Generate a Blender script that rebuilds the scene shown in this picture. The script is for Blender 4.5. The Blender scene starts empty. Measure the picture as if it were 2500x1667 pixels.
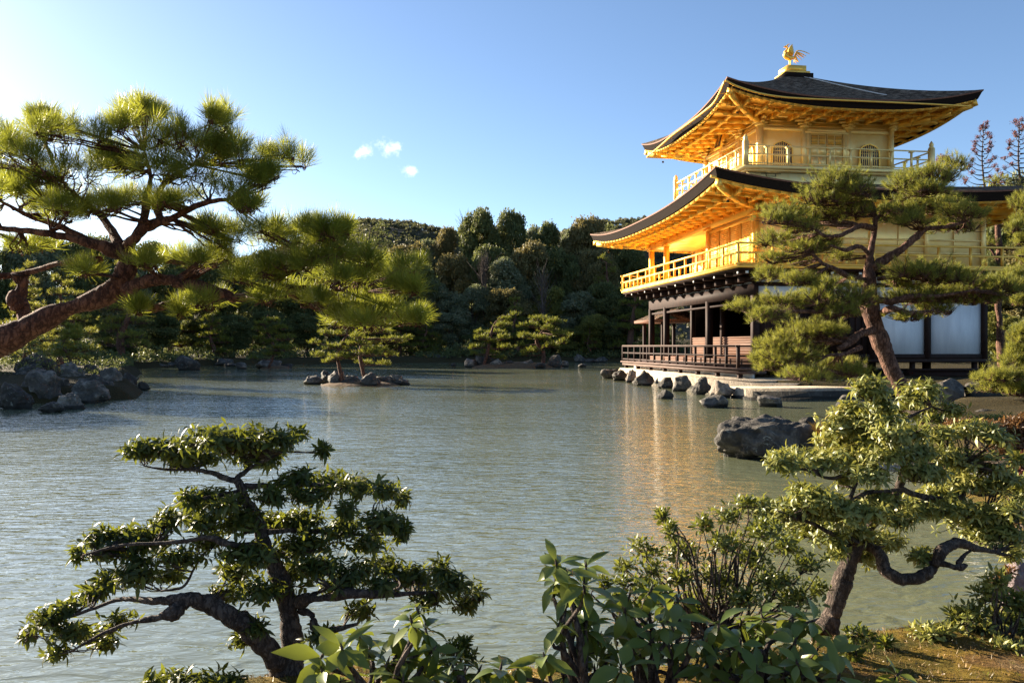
import bpy, math, random
import numpy as np
from mathutils import Vector, Matrix, noise as mnoise

# ------------------------------------------------------------------ camera, sky, sun, exposure
SC = bpy.context.scene
COL = SC.collection
EYE = 1.65                      # eye height over the pond
FPX, CX, HOR = 2050.0, 1250.0, 844.0   # focal length, centre column and horizon row of the 2500 px photograph
cam_d = bpy.data.cameras.new('camera')
cam = bpy.data.objects.new('camera', cam_d); COL.objects.link(cam)
cam.location = (0, 0, EYE); cam.rotation_euler = (math.pi/2, 0, 0)
cam_d.sensor_width = 36.0; cam_d.lens = FPX/2500*36; cam_d.shift_y = (HOR-833.5)/2500
cam_d.clip_start = 0.05; cam_d.clip_end = 20000
SC.camera = cam

SUN_AZ, SUN_EL = math.radians(-54), math.radians(15.5)     # azimuth measured from +Y towards +X
SUN_DIR = Vector((math.sin(SUN_AZ)*math.cos(SUN_EL), math.cos(SUN_AZ)*math.cos(SUN_EL), math.sin(SUN_EL)))
W = bpy.data.worlds.new('World'); SC.world = W; W.use_nodes = True
wn, wl = W.node_tree.nodes, W.node_tree.links
wn.clear()
w_out = wn.new('ShaderNodeOutputWorld'); w_bg = wn.new('ShaderNodeBackground')
sky = wn.new('ShaderNodeTexSky'); sky.sky_type = 'NISHITA'; sky.sun_disc = False
sky.sun_elevation = SUN_EL; sky.sun_rotation = SUN_AZ
sky.air_density = 0.75; sky.dust_density = 0.55; sky.ozone_density = 2.2; sky.altitude = 300
w_bg.inputs['Strength'].default_value = 0.056
# three small fair-weather clouds, fixed directions in the sky
w_tc = wn.new('ShaderNodeTexCoord')
w_noise = wn.new('ShaderNodeTexNoise'); w_noise.inputs['Scale'].default_value = 60; w_noise.inputs['Detail'].default_value = 9; w_noise.inputs['Roughness'].default_value = 0.62
wl.new(w_tc.outputs['Generated'], w_noise.inputs['Vector'])
prev = None
for (cx, cy, rx, ry) in ((897, 374, 30, 15), (950, 366, 36, 18), (1003, 413, 18, 12)):
    d = Vector(((cx-CX)/FPX, 1, (HOR-cy)/FPX)).normalized()
    sub = wn.new('ShaderNodeVectorMath'); sub.operation = 'SUBTRACT'; sub.inputs[1].default_value = d
    wl.new(w_tc.outputs['Generated'], sub.inputs[0])
    sc_ = wn.new('ShaderNodeVectorMath'); sc_.operation = 'MULTIPLY'
    sc_.inputs[1].default_value = (FPX/rx, FPX/rx, FPX/ry)
    wl.new(sub.outputs[0], sc_.inputs[0])
    ln = wn.new('ShaderNodeVectorMath'); ln.operation = 'LENGTH'; wl.new(sc_.outputs[0], ln.inputs[0])
    m1 = wn.new('ShaderNodeMath'); m1.operation = 'SUBTRACT'; m1.inputs[0].default_value = 1.0; wl.new(ln.outputs['Value'], m1.inputs[1])
    if prev is None: prev = m1
    else:
        mx = wn.new('ShaderNodeMath'); mx.operation = 'MAXIMUM'; wl.new(prev.outputs[0], mx.inputs[0]); wl.new(m1.outputs[0], mx.inputs[1]); prev = mx
addn = wn.new('ShaderNodeMath'); addn.operation = 'MULTIPLY_ADD'; addn.inputs[1].default_value = 4.6; addn.inputs[2].default_value = -2.55
wl.new(w_noise.outputs['Fac'], addn.inputs[0])
cadd = wn.new('ShaderNodeMath'); cadd.operation = 'ADD'; wl.new(addn.outputs[0], cadd.inputs[0]); wl.new(prev.outputs[0], cadd.inputs[1])
cmr = wn.new('ShaderNodeMapRange'); cmr.interpolation_type = 'SMOOTHSTEP'
cmr.inputs['From Min'].default_value = -0.35; cmr.inputs['From Max'].default_value = 1.5; cmr.inputs['To Max'].default_value = 0.95
wl.new(cadd.outputs[0], cmr.inputs['Value'])
cgate = wn.new('ShaderNodeMath'); cgate.operation = 'GREATER_THAN'; cgate.inputs[1].default_value = -0.9; wl.new(prev.outputs[0], cgate.inputs[0])
cm = wn.new('ShaderNodeMath'); cm.operation = 'MULTIPLY'; wl.new(cmr.outputs[0], cm.inputs[0]); wl.new(cgate.outputs[0], cm.inputs[1])
w_mix = wn.new('ShaderNodeMix'); w_mix.data_type = 'RGBA'
wl.new(cm.outputs[0], w_mix.inputs['Factor']); wl.new(sky.outputs['Color'], w_mix.inputs['A'])
w_mix.inputs['B'].default_value = (8.0, 8.1, 8.3, 1)
wl.new(w_mix.outputs['Result'], w_bg.inputs['Color']); wl.new(w_bg.outputs[0], w_out.inputs['Surface'])

sun_d = bpy.data.lights.new('sun', 'SUN'); sun_d.energy = 5.0; sun_d.angle = math.radians(0.55); sun_d.color = (1.0, 0.86, 0.66)
sun = bpy.data.objects.new('sun', sun_d); COL.objects.link(sun)
sun.rotation_euler = SUN_DIR.to_track_quat('Z', 'Y').to_euler()
SC.view_settings.view_transform = 'Standard'; SC.view_settings.look = 'None'
SC.view_settings.exposure = 2.12; SC.view_settings.gamma = 1.0
SC.cycles.max_bounces = 8; SC.cycles.diffuse_bounces = 3; SC.cycles.glossy_bounces = 4; SC.cycles.transmission_bounces = 4
SC.cycles.use_denoising = True; SC.cycles.denoiser = 'OPENIMAGEDENOISE'; SC.cycles.denoising_prefilter = 'NONE'; SC.cycles.use_adaptive_sampling = False
SC.cycles.sample_clamp_indirect = 1.0; SC.cycles.blur_glossy = 4.0

# ------------------------------------------------------------------ helpers
def at(x, y, Y):                # a point seen at photograph pixel (x, y) and standing Y metres away
    return np.array([(x-CX)/FPX*Y, Y, EYE + (HOR-y)/FPX*Y])

def tag(o, label=None, cat=None, group=None, kind=None):
    if label: o['label'] = label
    if cat: o['category'] = cat
    if group: o['group'] = group
    if kind: o['kind'] = kind
    return o

def thing(name, label, cat, loc=(0, 0, 0), rz=0.0, group=None):
    o = bpy.data.objects.new(name, None); COL.objects.link(o)
    o.empty_display_size = 0.3
    o.location = [float(c) for c in loc]; o.rotation_euler = (0, 0, rz)
    return tag(o, label, cat, group)

def world_loc(o):
    v = Vector((0, 0, 0))
    while o is not None:
        v = v + Vector(o.location); o = o.parent
    return v

class MB:
    """collects geometry, links it as one mesh object"""
    def __init__(s): s.v = []; s.f = []; s.m = []; s.n = 0
    def add(s, v, f, mi=0):
        v = np.asarray(v, float).reshape(-1, 3); f = np.asarray(f, int)
        if len(v) == 0 or len(f) == 0: return s
        s.v.append(v); s.f.append(f + s.n); s.m.append(np.full(len(f), mi)); s.n += len(v)
        return s
    def box(s, x0, x1, y0, y1, z0, z1, mi=0):
        v = [(x0,y0,z0),(x1,y0,z0),(x1,y1,z0),(x0,y1,z0),(x0,y0,z1),(x1,y0,z1),(x1,y1,z1),(x0,y1,z1)]
        return s.add(v, [(0,3,2,1),(4,5,6,7),(0,1,5,4),(1,2,6,5),(2,3,7,6),(3,0,4,7)], mi)
    def bar(s, a, b, w, h, mi=0, up=(0, 0, 1)):
        a, b = Vector(a), Vector(b); t = (b-a).normalized(); u = Vector(up)
        sd = t.cross(u)
        if sd.length < 1e-4: sd = t.cross(Vector((1, 0, 0)))
        sd.normalize(); u = sd.cross(t).normalized(); sd = sd*w/2; u = u*h/2
        v = [a-sd-u, a+sd-u, a+sd+u, a-sd+u, b-sd-u, b+sd-u, b+sd+u, b-sd+u]
        return s.add([tuple(q) for q in v], [(0,3,2,1),(4,5,6,7),(0,1,5,4),(1,2,6,5),(2,3,7,6),(3,0,4,7)], mi)
    def tubes(s, P, R, sides=4, mi=0):
        """many tubes at once: P (T,K,3), R (T,K)"""
        P = np.asarray(P, float); R = np.asarray(R, float)
        if P.ndim == 2: P = P[None]; R = R[None]
        T, K, _ = P.shape
        if T == 0: return s
        tan = np.gradient(P, axis=1); tan /= np.linalg.norm(tan, axis=2, keepdims=True)+1e-9
        mt = tan.mean(axis=1); ref = np.where(np.abs(mt[:, 2:3]) > 0.8, np.array([[1., 0, 0]]), np.array([[0, 0, 1.]]))
        ref = np.repeat(ref[:, None, :], K, 1)
        s1 = np.cross(tan, ref); s1 /= np.linalg.norm(s1, axis=2, keepdims=True)+1e-9
        s2 = np.cross(tan, s1)
        an = np.arange(sides)/sides*2*np.pi
        ring = (np.cos(an)[None, None, :, None]*s1[:, :, None, :] + np.sin(an)[None, None, :, None]*s2[:, :, None, :])*R[:, :, None, None]
        v = (P[:, :, None, :] + ring).reshape(-1, 3)
        t_, k_, a_ = np.meshgrid(np.arange(T), np.arange(K-1), np.arange(sides), indexing='ij')
        b0 = t_*K*sides + k_*sides; a1 = (a_+1) % sides
        f = np.stack([b0+a_, b0+a1, b0+sides+a1, b0+sides+a_], -1).reshape(-1, 4)
        s.add(v, f, mi)
        if sides >= 4:          # caps
            caps = []
            for t in range(T):
                o = t*K*sides
                for k in range(1, sides-2, 2):
                    caps.append((o, o+k, o+k+1, o+k+2)); e = o+(K-1)*sides; caps.append((e, e+k+2, e+k+1, e+k))
            if sides % 2 == 0 and T < 200: s.f.append(np.array(caps)[:, ::-1]+s.n-len(v)); s.m.append(np.full(len(caps), mi))
        return s
    def scatter(s, tv, tf, pos, rot, scale, mi=0):
        pos = np.asarray(pos, float)
        if len(pos) == 0: return s
        sc = np.asarray(scale, float)
        if sc.ndim == 1: sc = sc[:, None]
        v = np.einsum('nij,nkj->nki', rot, tv[None]*sc[:, None, :] if sc.shape[1] == 3 else tv[None]*sc[:, None, :1]) + pos[:, None, :]
        n, k = len(pos), len(tv)
        f = (tf[None]+np.arange(n)[:, None, None]*k).reshape(-1, tf.shape[1])
        return s.add(v.reshape(-1, 3), f, mi)
    def build(s, name, mat, parent=None, smooth=False, local=False, label=None):
        me = bpy.data.meshes.new(name)
        if s.n:
            v = np.concatenate(s.v)
            if parent is not None and not local:
                v = v - np.array(world_loc(parent))[None]
            sizes = np.concatenate([np.full(len(f), f.shape[1]) for f in s.f]); idx = np.concatenate([f.ravel() for f in s.f])
            mi = np.concatenate(s.m)
            me.vertices.add(len(v)); me.vertices.foreach_set('co', v.astype(np.float32).ravel())
            me.loops.add(len(idx)); me.loops.foreach_set('vertex_index', idx.astype(np.int32))
            me.polygons.add(len(sizes)); st = np.concatenate([[0], np.cumsum(sizes)[:-1]])
            me.polygons.foreach_set('loop_start', st.astype(np.int32)); me.polygons.foreach_set('loop_total', sizes.astype(np.int32))
            me.polygons.foreach_set('material_index', mi.astype(np.int32))
            if smooth: me.polygons.foreach_set('use_smooth', np.ones(len(sizes), bool))
            me.update(calc_edges=True); me.validate()
        for m_ in (mat if isinstance(mat, (list, tuple)) else [mat]): me.materials.append(m_)
        o = bpy.data.objects.new(name, me); COL.objects.link(o)
        if parent is not None: o.parent = parent
        if label: o['label'] = label
        return o

def copy_tree(o, parent=None):
    c = o.copy(); COL.objects.link(c)
    if parent is not None: c.parent = parent
    for ch in [x for x in o.children]: copy_tree(ch, c)
    return c

def unit(v): return v/(np.linalg.norm(v, axis=-1, keepdims=True)+1e-9)

def frames(axis, rng, spin=True):
    """rotation matrices whose local z is the axis"""
    z = unit(np.asarray(axis, float)); n = len(z)
    r = unit(rng.normal(size=(n, 3))) if spin else np.tile([0.0, 0.0, 1.0], (n, 1))
    x = unit(np.cross(r, z)); y = np.cross(z, x)
    return np.stack([x, y, z], -1)

def spline(pts, n):
    """Catmull-Rom through the points"""
    p = np.asarray(pts, float); p = np.concatenate([[2*p[0]-p[1]], p, [2*p[-1]-p[-2]]])
    m = len(p)-3; t = np.linspace(0, m-1e-6, n); i = t.astype(int); u = (t-i)[:, None]
    a, b, c, d = p[i], p[i+1], p[i+2], p[i+3]
    return 0.5*((2*b)+(-a+c)*u+(2*a-5*b+4*c-d)*u**2+(-a+3*b-3*c+d)*u**3)

# ------------------------------------------------------------------ materials
class NT:
    def __init__(s, name):
        s.m = bpy.data.materials.new(name); s.m.use_nodes = True
        s.t = s.m.node_tree; s.t.nodes.clear(); s.out = s.n('OutputMaterial')
    def n(s, kind, **kw):
        nd = s.t.nodes.new('ShaderNode'+kind)
        for k, v in kw.items():
            if hasattr(nd, k) and k not in nd.inputs: setattr(nd, k, v)
        return nd
    def L(s, a, b): s.t.links.new(a, b)
    def noise(s, scale, detail=4, rough=0.55, vec=None, dist=0.0):
        nd = s.n('TexNoise'); nd.inputs['Scale'].default_value = scale; nd.inputs['Detail'].default_value = detail
        nd.inputs['Roughness'].default_value = rough; nd.inputs['Distortion'].default_value = dist
        if vec is not None: s.L(vec, nd.inputs['Vector'])
        return nd
    def coord(s, scale=(1, 1, 1), kind='Object', rot=(0, 0, 0)):
        tc = s.n('TexCoord'); mp = s.n('Mapping'); mp.inputs['Scale'].default_value = scale; mp.inputs['Rotation'].default_value = rot
        s.L(tc.outputs[kind], mp.inputs['Vector']); return mp.outputs[0]
    def world(s, scale=(1, 1, 1)):
        g = s.n('NewGeometry'); mp = s.n('Mapping'); mp.inputs['Scale'].default_value = scale
        s.L(g.outputs['Position'], mp.inputs['Vector']); return mp.outputs[0]
    def ramp(s, fac, stops):
        r = s.n('ValToRGB'); e = r.color_ramp.elements
        while len(e) < len(stops): e.new(0.5)
        for el, (p, c) in zip(e, stops): el.position = p; el.color = (*c, 1)
        s.L(fac, r.inputs['Fac']); return r.outputs['Color']
    def mix(s, fac, a, b, mode='MIX'):
        x = s.n('Mix'); x.data_type = 'RGBA'; x.blend_type = mode
        for src, k in ((fac, 'Factor'), (a, 'A'), (b, 'B')):
            if hasattr(src, 'node'): s.L(src, x.inputs[k])
            elif k == 'Factor': x.inputs[k].default_value = src
            else: x.inputs[k].default_value = (*src, 1)
        return x.outputs['Result']
    def bsdf(s, color, rough=0.6, metal=0.0, spec=0.5, normal=None):
        b = s.n('BsdfPrincipled')
        if hasattr(color, 'node'): s.L(color, b.inputs['Base Color'])
        else: b.inputs['Base Color'].default_value = (*color, 1)
        if hasattr(rough, 'node'): s.L(rough, b.inputs['Roughness'])
        else: b.inputs['Roughness'].default_value = rough
        b.inputs['Metallic'].default_value = metal; b.inputs['Specular IOR Level'].default_value = spec
        if normal is not None: s.L(normal, b.inputs['Normal'])
        return b
    def bump(s, h, strength=0.5, dist=0.02, normal=None):
        b = s.n('Bump'); b.inputs['Strength'].default_value = strength; b.inputs['Distance'].default_value = dist
        s.L(h, b.inputs['Height'])
        if normal is not None: s.L(normal, b.inputs['Normal'])
        return b.outputs[0]
    def done(s, sh): s.L(sh.outputs[0], s.out.inputs['Surface']); return s.m

def mat_simple(name, c1, c2, scale=6, rough=0.6, bump=0.3, bdist=0.01, metal=0.0, spec=0.4, cs=(1, 1, 1)):
    t = NT(name); v = t.coord(cs); nz = t.noise(scale, 6, 0.6, v)
    col = t.ramp(nz.outputs['Fac'], [(0.3, c1), (0.7, c2)])
    return t.done(t.bsdf(col, rough, metal, spec, t.bump(nz.outputs['Fac'], bump, bdist)))

def mat_leaf(name, stops, trans, tfac=0.35, rough=0.45, spec=0.4):
    t = NT(name); g = t.n('NewGeometry')
    nz = t.noise(1.3, 3, 0.5, t.world())
    a = t.n('Math', operation='MULTIPLY_ADD'); a.operation = 'MULTIPLY_ADD'
    t.L(g.outputs['Random Per Island'], a.inputs[0]); a.inputs[1].default_value = 0.6
    b = t.n('Math'); b.operation = 'MULTIPLY_ADD'; b.inputs[1].default_value = 0.9; b.inputs[2].default_value = -0.25
    t.L(nz.outputs['Fac'], b.inputs[0]); t.L(b.outputs[0], a.inputs[2])
    col = t.ramp(a.outputs[0], stops)
    p = t.bsdf(col, rough, 0, spec)
    tr = t.n('BsdfTranslucent'); tc = t.mix(0.55, trans, col)
    tcc = t.mix(1.0, tc, (1, 1, 1), 'MULTIPLY'); t.L(tcc, tr.inputs['Color'])
    mx = t.n('MixShader'); mx.inputs[0].default_value = tfac
    t.L(p.outputs[0], mx.inputs[1]); t.L(tr.outputs[0], mx.inputs[2])
    return t.done(mx)

def mat_gold(name, c1, c2):
    t = NT(name); v = t.coord((1, 1, 1))
    nz = t.noise(2.2, 6, 0.65, v); fine = t.noise(40, 3, 0.6, v)
    # square leaves laid edge to edge: each a touch different in tone, with faint seams
    sc = t.n('VectorMath'); sc.operation = 'SCALE'; sc.inputs['Scale'].default_value = 9.0; t.L(v, sc.inputs[0])
    fl = t.n('VectorMath'); fl.operation = 'FLOOR'; t.L(sc.outputs[0], fl.inputs[0])
    wn_ = t.n('TexWhiteNoise'); wn_.noise_dimensions = '3D'; t.L(fl.outputs[0], wn_.inputs['Vector'])
    md = t.n('Math'); md.operation = 'MULTIPLY_ADD'; md.inputs[1].default_value = 0.22; t.L(wn_.outputs['Value'], md.inputs[0]); t.L(nz.outputs['Fac'], md.inputs[2])
    col = t.ramp(md.outputs[0], [(0.40, c1), (0.80, c2)])
    rg = t.n('MapRange'); rg.inputs['From Min'].default_value = 0.35; rg.inputs['From Max'].default_value = 0.85; rg.inputs['To Min'].default_value = 0.34; rg.inputs['To Max'].default_value = 0.56
    t.L(md.outputs[0], rg.inputs['Value'])
    hb = t.n('Math'); hb.operation = 'MULTIPLY_ADD'; hb.inputs[1].default_value = 0.5; t.L(wn_.outputs['Value'], hb.inputs[0]); t.L(fine.outputs['Fac'], hb.inputs[2])
    return t.done(t.bsdf(col, rg.outputs[0], 0.5, 0.25, t.bump(hb.outputs[0], 0.10, 0.004)))

def mat_thatch():
    t = NT('shingle_thatch'); v = t.coord((1, 1, 1))
    n1 = t.noise(4.2, 9, 0.78, t.coord((1.0, 1.0, 7.0))); n2 = t.noise(1.2, 3, 0.5, v)
    wv = t.n('TexWave'); wv.wave_type = 'BANDS'; wv.bands_direction = 'Z'; wv.inputs['Scale'].default_value = 3.2
    wv.inputs['Distortion'].default_value = 2.4; wv.inputs['Detail'].default_value = 4; wv.inputs['Detail Scale'].default_value = 3
    t.L(v, wv.inputs['Vector'])
    h = t.n('Math'); h.operation = 'MULTIPLY'; t.L(wv.outputs['Fac'], h.inputs[0]); t.L(n1.outputs['Fac'], h.inputs[1])
    col = t.ramp(n1.outputs['Fac'], [(0.40, (0.026, 0.018, 0.012)), (0.5, (0.11, 0.078, 0.054)), (0.60, (0.44, 0.33, 0.235))])
    n2m = t.n('Math'); n2m.operation = 'MULTIPLY'; n2m.inputs[1].default_value = 0.5; t.L(n2.outputs['Fac'], n2m.inputs[0]); col = t.mix(n2m.outputs[0], col, (0.035, 0.024, 0.016))
    return t.done(t.bsdf(col, 0.95, 0, 0.02, t.bump(h.outputs[0], 0.9, 0.06)))

def mat_bark(name, c1, c2, c3, scale=9):
    t = NT(name); v = t.coord((1, 1, 0.45))
    vo = t.n('TexVoronoi'); vo.feature = 'DISTANCE_TO_EDGE'; vo.inputs['Scale'].default_value = scale
    nz = t.noise(scale*0.8, 8, 0.65, v)
    mixv = t.n('Mix'); mixv.data_type = 'VECTOR'; mixv.inputs['Factor'].default_value = 0.12
    t.L(v, mixv.inputs[4]); t.L(nz.outputs['Color'], mixv.inputs[5]); t.L(mixv.outputs[1], vo.inputs['Vector'])
    mul = t.n('Math'); mul.operation = 'MULTIPLY_ADD'; mul.inputs[1].default_value = 1.68
    t.L(vo.outputs['Distance'], mul.inputs[0]); t.L(nz.outputs['Fac'], mul.inputs[2])
    col = t.ramp(mul.outputs[0], [(0.35, c1), (0.6, c2), (0.95, c3)])
    return t.done(t.bsdf(col, 0.85, 0, 0.25, t.bump(mul.outputs[0], 0.9, 0.03)))

def mat_rock(name, stops, moss=None):
    t = NT(name); v = t.world((1, 1, 1)); n1 = t.noise(2.2, 10, 0.68, v, 0.6); n2 = t.noise(14, 8, 0.7, v)
    col = t.ramp(n1.outputs['Fac'], stops)
    sp = t.ramp(n2.outputs['Fac'], [(0.35, (0.6, 0.6, 0.6)), (0.65, (1.25, 1.22, 1.18))])
    col = t.mix(0.8, col, sp, 'MULTIPLY')
    li = t.noise(5.0, 6, 0.7, v, 1.0)
    lm = t.n('MapRange'); lm.inputs['From Min'].default_value = 0.60; lm.inputs['From Max'].default_value = 0.66; lm.inputs['To Max'].default_value = 0.55; t.L(li.outputs['Fac'], lm.inputs['Value'])
    col = t.mix(lm.outputs[0], col, (0.34, 0.33, 0.27))
    sz = t.n('SeparateXYZ'); t.L(v, sz.inputs[0]); wz = t.n('Math'); wz.operation = 'MULTIPLY_ADD'; wz.inputs[1].default_value = -0.16; t.L(n1.outputs['Fac'], wz.inputs[0]); t.L(sz.outputs['Z'], wz.inputs[2])
    wt = t.n('MapRange'); wt.inputs['From Min'].default_value = 0.0; wt.inputs['From Max'].default_value = 0.035; t.L(wz.outputs[0], wt.inputs['Value'])
    col = t.mix(wt.outputs[0], (0.020, 0.018, 0.013), col)
    if moss:
        g = t.n('NewGeometry'); sx = t.n('SeparateXYZ'); t.L(g.outputs['Normal'], sx.inputs[0])
        ad = t.n('Math'); ad.operation = 'MULTIPLY_ADD'; ad.inputs[1].default_value = 0.9; t.L(n1.outputs['Fac'], ad.inputs[0]); t.L(sx.outputs['Z'], ad.inputs[2])
        mr = t.n('MapRange'); mr.inputs['From Min'].default_value = 1.05; mr.inputs['From Max'].default_value = 1.35; t.L(ad.outputs[0], mr.inputs['Value'])
        col = t.mix(mr.outputs[0], col, moss)
    hs = t.n('Math'); hs.operation = 'MULTIPLY_ADD'; hs.inputs[1].default_value = 0.35
    t.L(n2.outputs['Fac'], hs.inputs[0]); t.L(n1.outputs['Fac'], hs.inputs[2])
    return t.done(t.bsdf(col, 0.75, 0, 0.35, t.bump(hs.outputs[0], 1.0, 0.10)))

def mat_planks(name, c1, c2, axis_scale, rough=0.65):
    t = NT(name); v = t.coord(axis_scale); nz = t.noise(4, 7, 0.65, v)
    col = t.ramp(nz.outputs['Fac'], [(0.3, c1), (0.7, c2)])
    return t.done(t.bsdf(col, rough, 0, 0.18, t.bump(nz.outputs['Fac'], 0.5, 0.01)))

def mat_water():
    t = NT('pond_water')
    n1 = t.noise(1.0, 3, 0.5, t.world((4.6, 10.0, 1)), 0.6)      # small wind ripples
    n2 = t.noise(1.0, 2, 0.5, t.world((1.9, 4.0, 1)), 0.5)      # longer ones
    n4 = t.noise(1.0, 1, 0.5, t.world((0.75, 1.5, 1)), 0.5)     # low swell, what still reads far out
    n3 = t.noise(1.0, 2, 0.5, t.world((0.10, 0.16, 1)))         # gusts and calm lanes
    gust = t.n('MapRange'); gust.inputs['From Min'].default_value = 0.35; gust.inputs['From Max'].default_value = 0.65
    gust.inputs['To Min'].default_value = 0.6; gust.inputs['To Max'].default_value = 1.2; t.L(n3.outputs['Fac'], gust.inputs['Value'])
    def madd(x, k, y):
        a = t.n('Math'); a.operation = 'MULTIPLY_ADD'; a.inputs[1].default_value = k; t.L(x.outputs[0], a.inputs[0])
        if y is None: a.inputs[2].default_value = 0
        else: t.L(y.outputs[0], a.inputs[2])
        return a
    a = madd(n1, 0.72, madd(n2, 0.65, madd(n4, 0.6, None)))
    h = t.n('Math'); h.operation = 'MULTIPLY'; t.L(a.outputs[0], h.inputs[0]); t.L(gust.outputs[0], h.inputs[1])
    nrm = t.bump(h.outputs[0], 1.0, 0.024)
    nc = t.noise(0.25, 3, 0.5, t.world())
    col = t.ramp(nc.outputs['Fac'], [(0.3, (0.145, 0.160, 0.092)), (0.7, (0.175, 0.186, 0.115))])
    b = t.bsdf(col, 0.04, 0, 0.5, nrm); b.inputs['IOR'].default_value = 1.68
    return t.done(b)

def mat_ground():
    t = NT('mossy_ground'); n1 = t.noise(2.2, 8, 0.68, t.world()); n2 = t.noise(22, 7, 0.72, t.world())
    col = t.ramp(n1.outputs['Fac'], [(0.34, (0.045, 0.050, 0.014)), (0.44, (0.13, 0.105, 0.022)), (0.52, (0.24, 0.16, 0.030)), (0.60, (0.20, 0.115, 0.042)), (0.72, (0.28, 0.20, 0.115))])
    sp = t.ramp(n2.outputs['Fac'], [(0.3, (0.45, 0.45, 0.42)), (0.7, (1.35, 1.3, 1.2))])
    col = t.mix(0.85, col, sp, 'MULTIPLY')
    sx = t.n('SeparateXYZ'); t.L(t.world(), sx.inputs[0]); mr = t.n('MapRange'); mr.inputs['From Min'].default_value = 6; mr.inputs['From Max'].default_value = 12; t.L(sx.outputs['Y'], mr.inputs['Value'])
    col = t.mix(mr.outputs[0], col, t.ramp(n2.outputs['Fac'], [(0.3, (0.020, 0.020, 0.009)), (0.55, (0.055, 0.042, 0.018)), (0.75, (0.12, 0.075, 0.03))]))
    return t.done(t.bsdf(col, 0.95, 0, 0.1, t.bump(n2.outputs['Fac'], 1.0, 0.06)))

M = {}
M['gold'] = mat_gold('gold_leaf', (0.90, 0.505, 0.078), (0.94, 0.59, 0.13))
M['gold_wall'] = mat_gold('sky_paled_gold_leaf', (0.93, 0.68, 0.25), (0.95, 0.75, 0.34))  # same gold leaf, made paler in colour to stand for reflected sky
M['thatch'] = mat_thatch()
M['thatch_edge'] = mat_simple('thatch_edge', (0.010, 0.008, 0.007), (0.028, 0.020, 0.016), 14, 0.9, 0.6, 0.02, 0.0, 0.05, cs=(1, 1, 6))
M['red_edge'] = mat_simple('shingle_lip', (0.10, 0.040, 0.022), (0.22, 0.10, 0.06), 12, 0.8, 0.4)
M['wood'] = mat_planks('dark_timber', (0.012, 0.0055, 0.0035), (0.034, 0.014, 0.009), (1, 1, 1), 0.7)
M['deck'] = mat_planks('weathered_deck', (0.06, 0.036, 0.028), (0.15, 0.095, 0.075), (3, 0.5, 6))
M['board'] = mat_planks('brown_board', (0.075, 0.034, 0.019), (0.15, 0.072, 0.042), (2, 0.4, 5))
M['plaster'] = mat_simple('white_plaster', (0.66, 0.66, 0.67), (0.82, 0.82, 0.82), 1.6, 0.85, 0.08, cs=(2.5, 2.5, 0.5))
M['whitetip'] = mat_simple('white_paint', (0.75, 0.74, 0.72), (0.85, 0.84, 0.82), 5, 0.6, 0.05)
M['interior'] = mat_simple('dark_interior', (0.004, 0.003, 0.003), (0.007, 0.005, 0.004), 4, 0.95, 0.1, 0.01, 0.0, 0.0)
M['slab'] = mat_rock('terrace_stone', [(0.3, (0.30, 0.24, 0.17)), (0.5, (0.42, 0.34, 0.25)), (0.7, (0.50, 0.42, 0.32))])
M['slab_side'] = mat_rock('dark_slab_stone', [(0.3, (0.022, 0.020, 0.016)), (0.5, (0.045, 0.040, 0.033)), (0.7, (0.10, 0.09, 0.075))])
M['rock'] = mat_rock('grey_rock', [(0.3, (0.030, 0.026, 0.022)), (0.5, (0.095, 0.082, 0.067)), (0.66, (0.29, 0.25, 0.205))])
M['rock_dark'] = mat_rock('dark_rock', [(0.3, (0.018, 0.0155, 0.013)), (0.52, (0.055, 0.047, 0.038)), (0.70, (0.19, 0.165, 0.135))])
M['rock_warm'] = mat_rock('warm_rock', [(0.3, (0.09, 0.07, 0.055)), (0.5, (0.22, 0.17, 0.13)), (0.7, (0.40, 0.32, 0.25))])
M['rock_white'] = mat_rock('white_rock', [(0.3, (0.35, 0.33, 0.30)), (0.5, (0.62, 0.60, 0.57)), (0.7, (0.75, 0.73, 0.70))])
M['rock_moss'] = mat_rock('mossy_rock', [(0.3, (0.04, 0.035, 0.03)), (0.5, (0.12, 0.10, 0.08)), (0.7, (0.26, 0.20, 0.15))], (0.22, 0.13, 0.025))
M['rock_purple'] = mat_rock('purple_rock', [(0.3, (0.07, 0.05, 0.06)), (0.5, (0.16, 0.12, 0.13)), (0.7, (0.30, 0.24, 0.25))])
M['water'] = mat_water()
M['ground'] = mat_ground()
M['bark_red'] = mat_bark('red_pine_bark', (0.022, 0.010, 0.007), (0.10, 0.036, 0.022), (0.27, 0.115, 0.070), 26)
M['bark_pine'] = mat_bark('pine_bark', (0.030, 0.015, 0.011), (0.085, 0.040, 0.026), (0.19, 0.10, 0.068), 17)
M['bark_grey'] = mat_bark('grey_bark', (0.022, 0.016, 0.013), (0.075, 0.052, 0.042), (0.20, 0.15, 0.12), 30)
M['bark_far'] = mat_simple('far_bark', (0.03, 0.02, 0.016), (0.10, 0.07, 0.055), 8, 0.9, 0.3)
M['needle_hero'] = mat_leaf('backlit_needles', [(0.15, (0.052, 0.084, 0.016)), (0.5, (0.108, 0.142, 0.022)), (0.85, (0.19, 0.19, 0.028))], (0.56, 0.56, 0.045), 0.52, 0.42, 0.3)
M['needle_near'] = mat_leaf('pine_needles', [(0.15, (0.060, 0.085, 0.018)), (0.5, (0.14, 0.16, 0.032)), (0.85, (0.26, 0.245, 0.048))], (0.56, 0.52, 0.07), 0.42, 0.5, 0.25)
M['needle_far'] = mat_leaf('island_needles', [(0.15, (0.050, 0.072, 0.014)), (0.5, (0.105, 0.125, 0.022)), (0.85, (0.18, 0.175, 0.030))], (0.42, 0.42, 0.04), 0.40, 0.5, 0.25)
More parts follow.
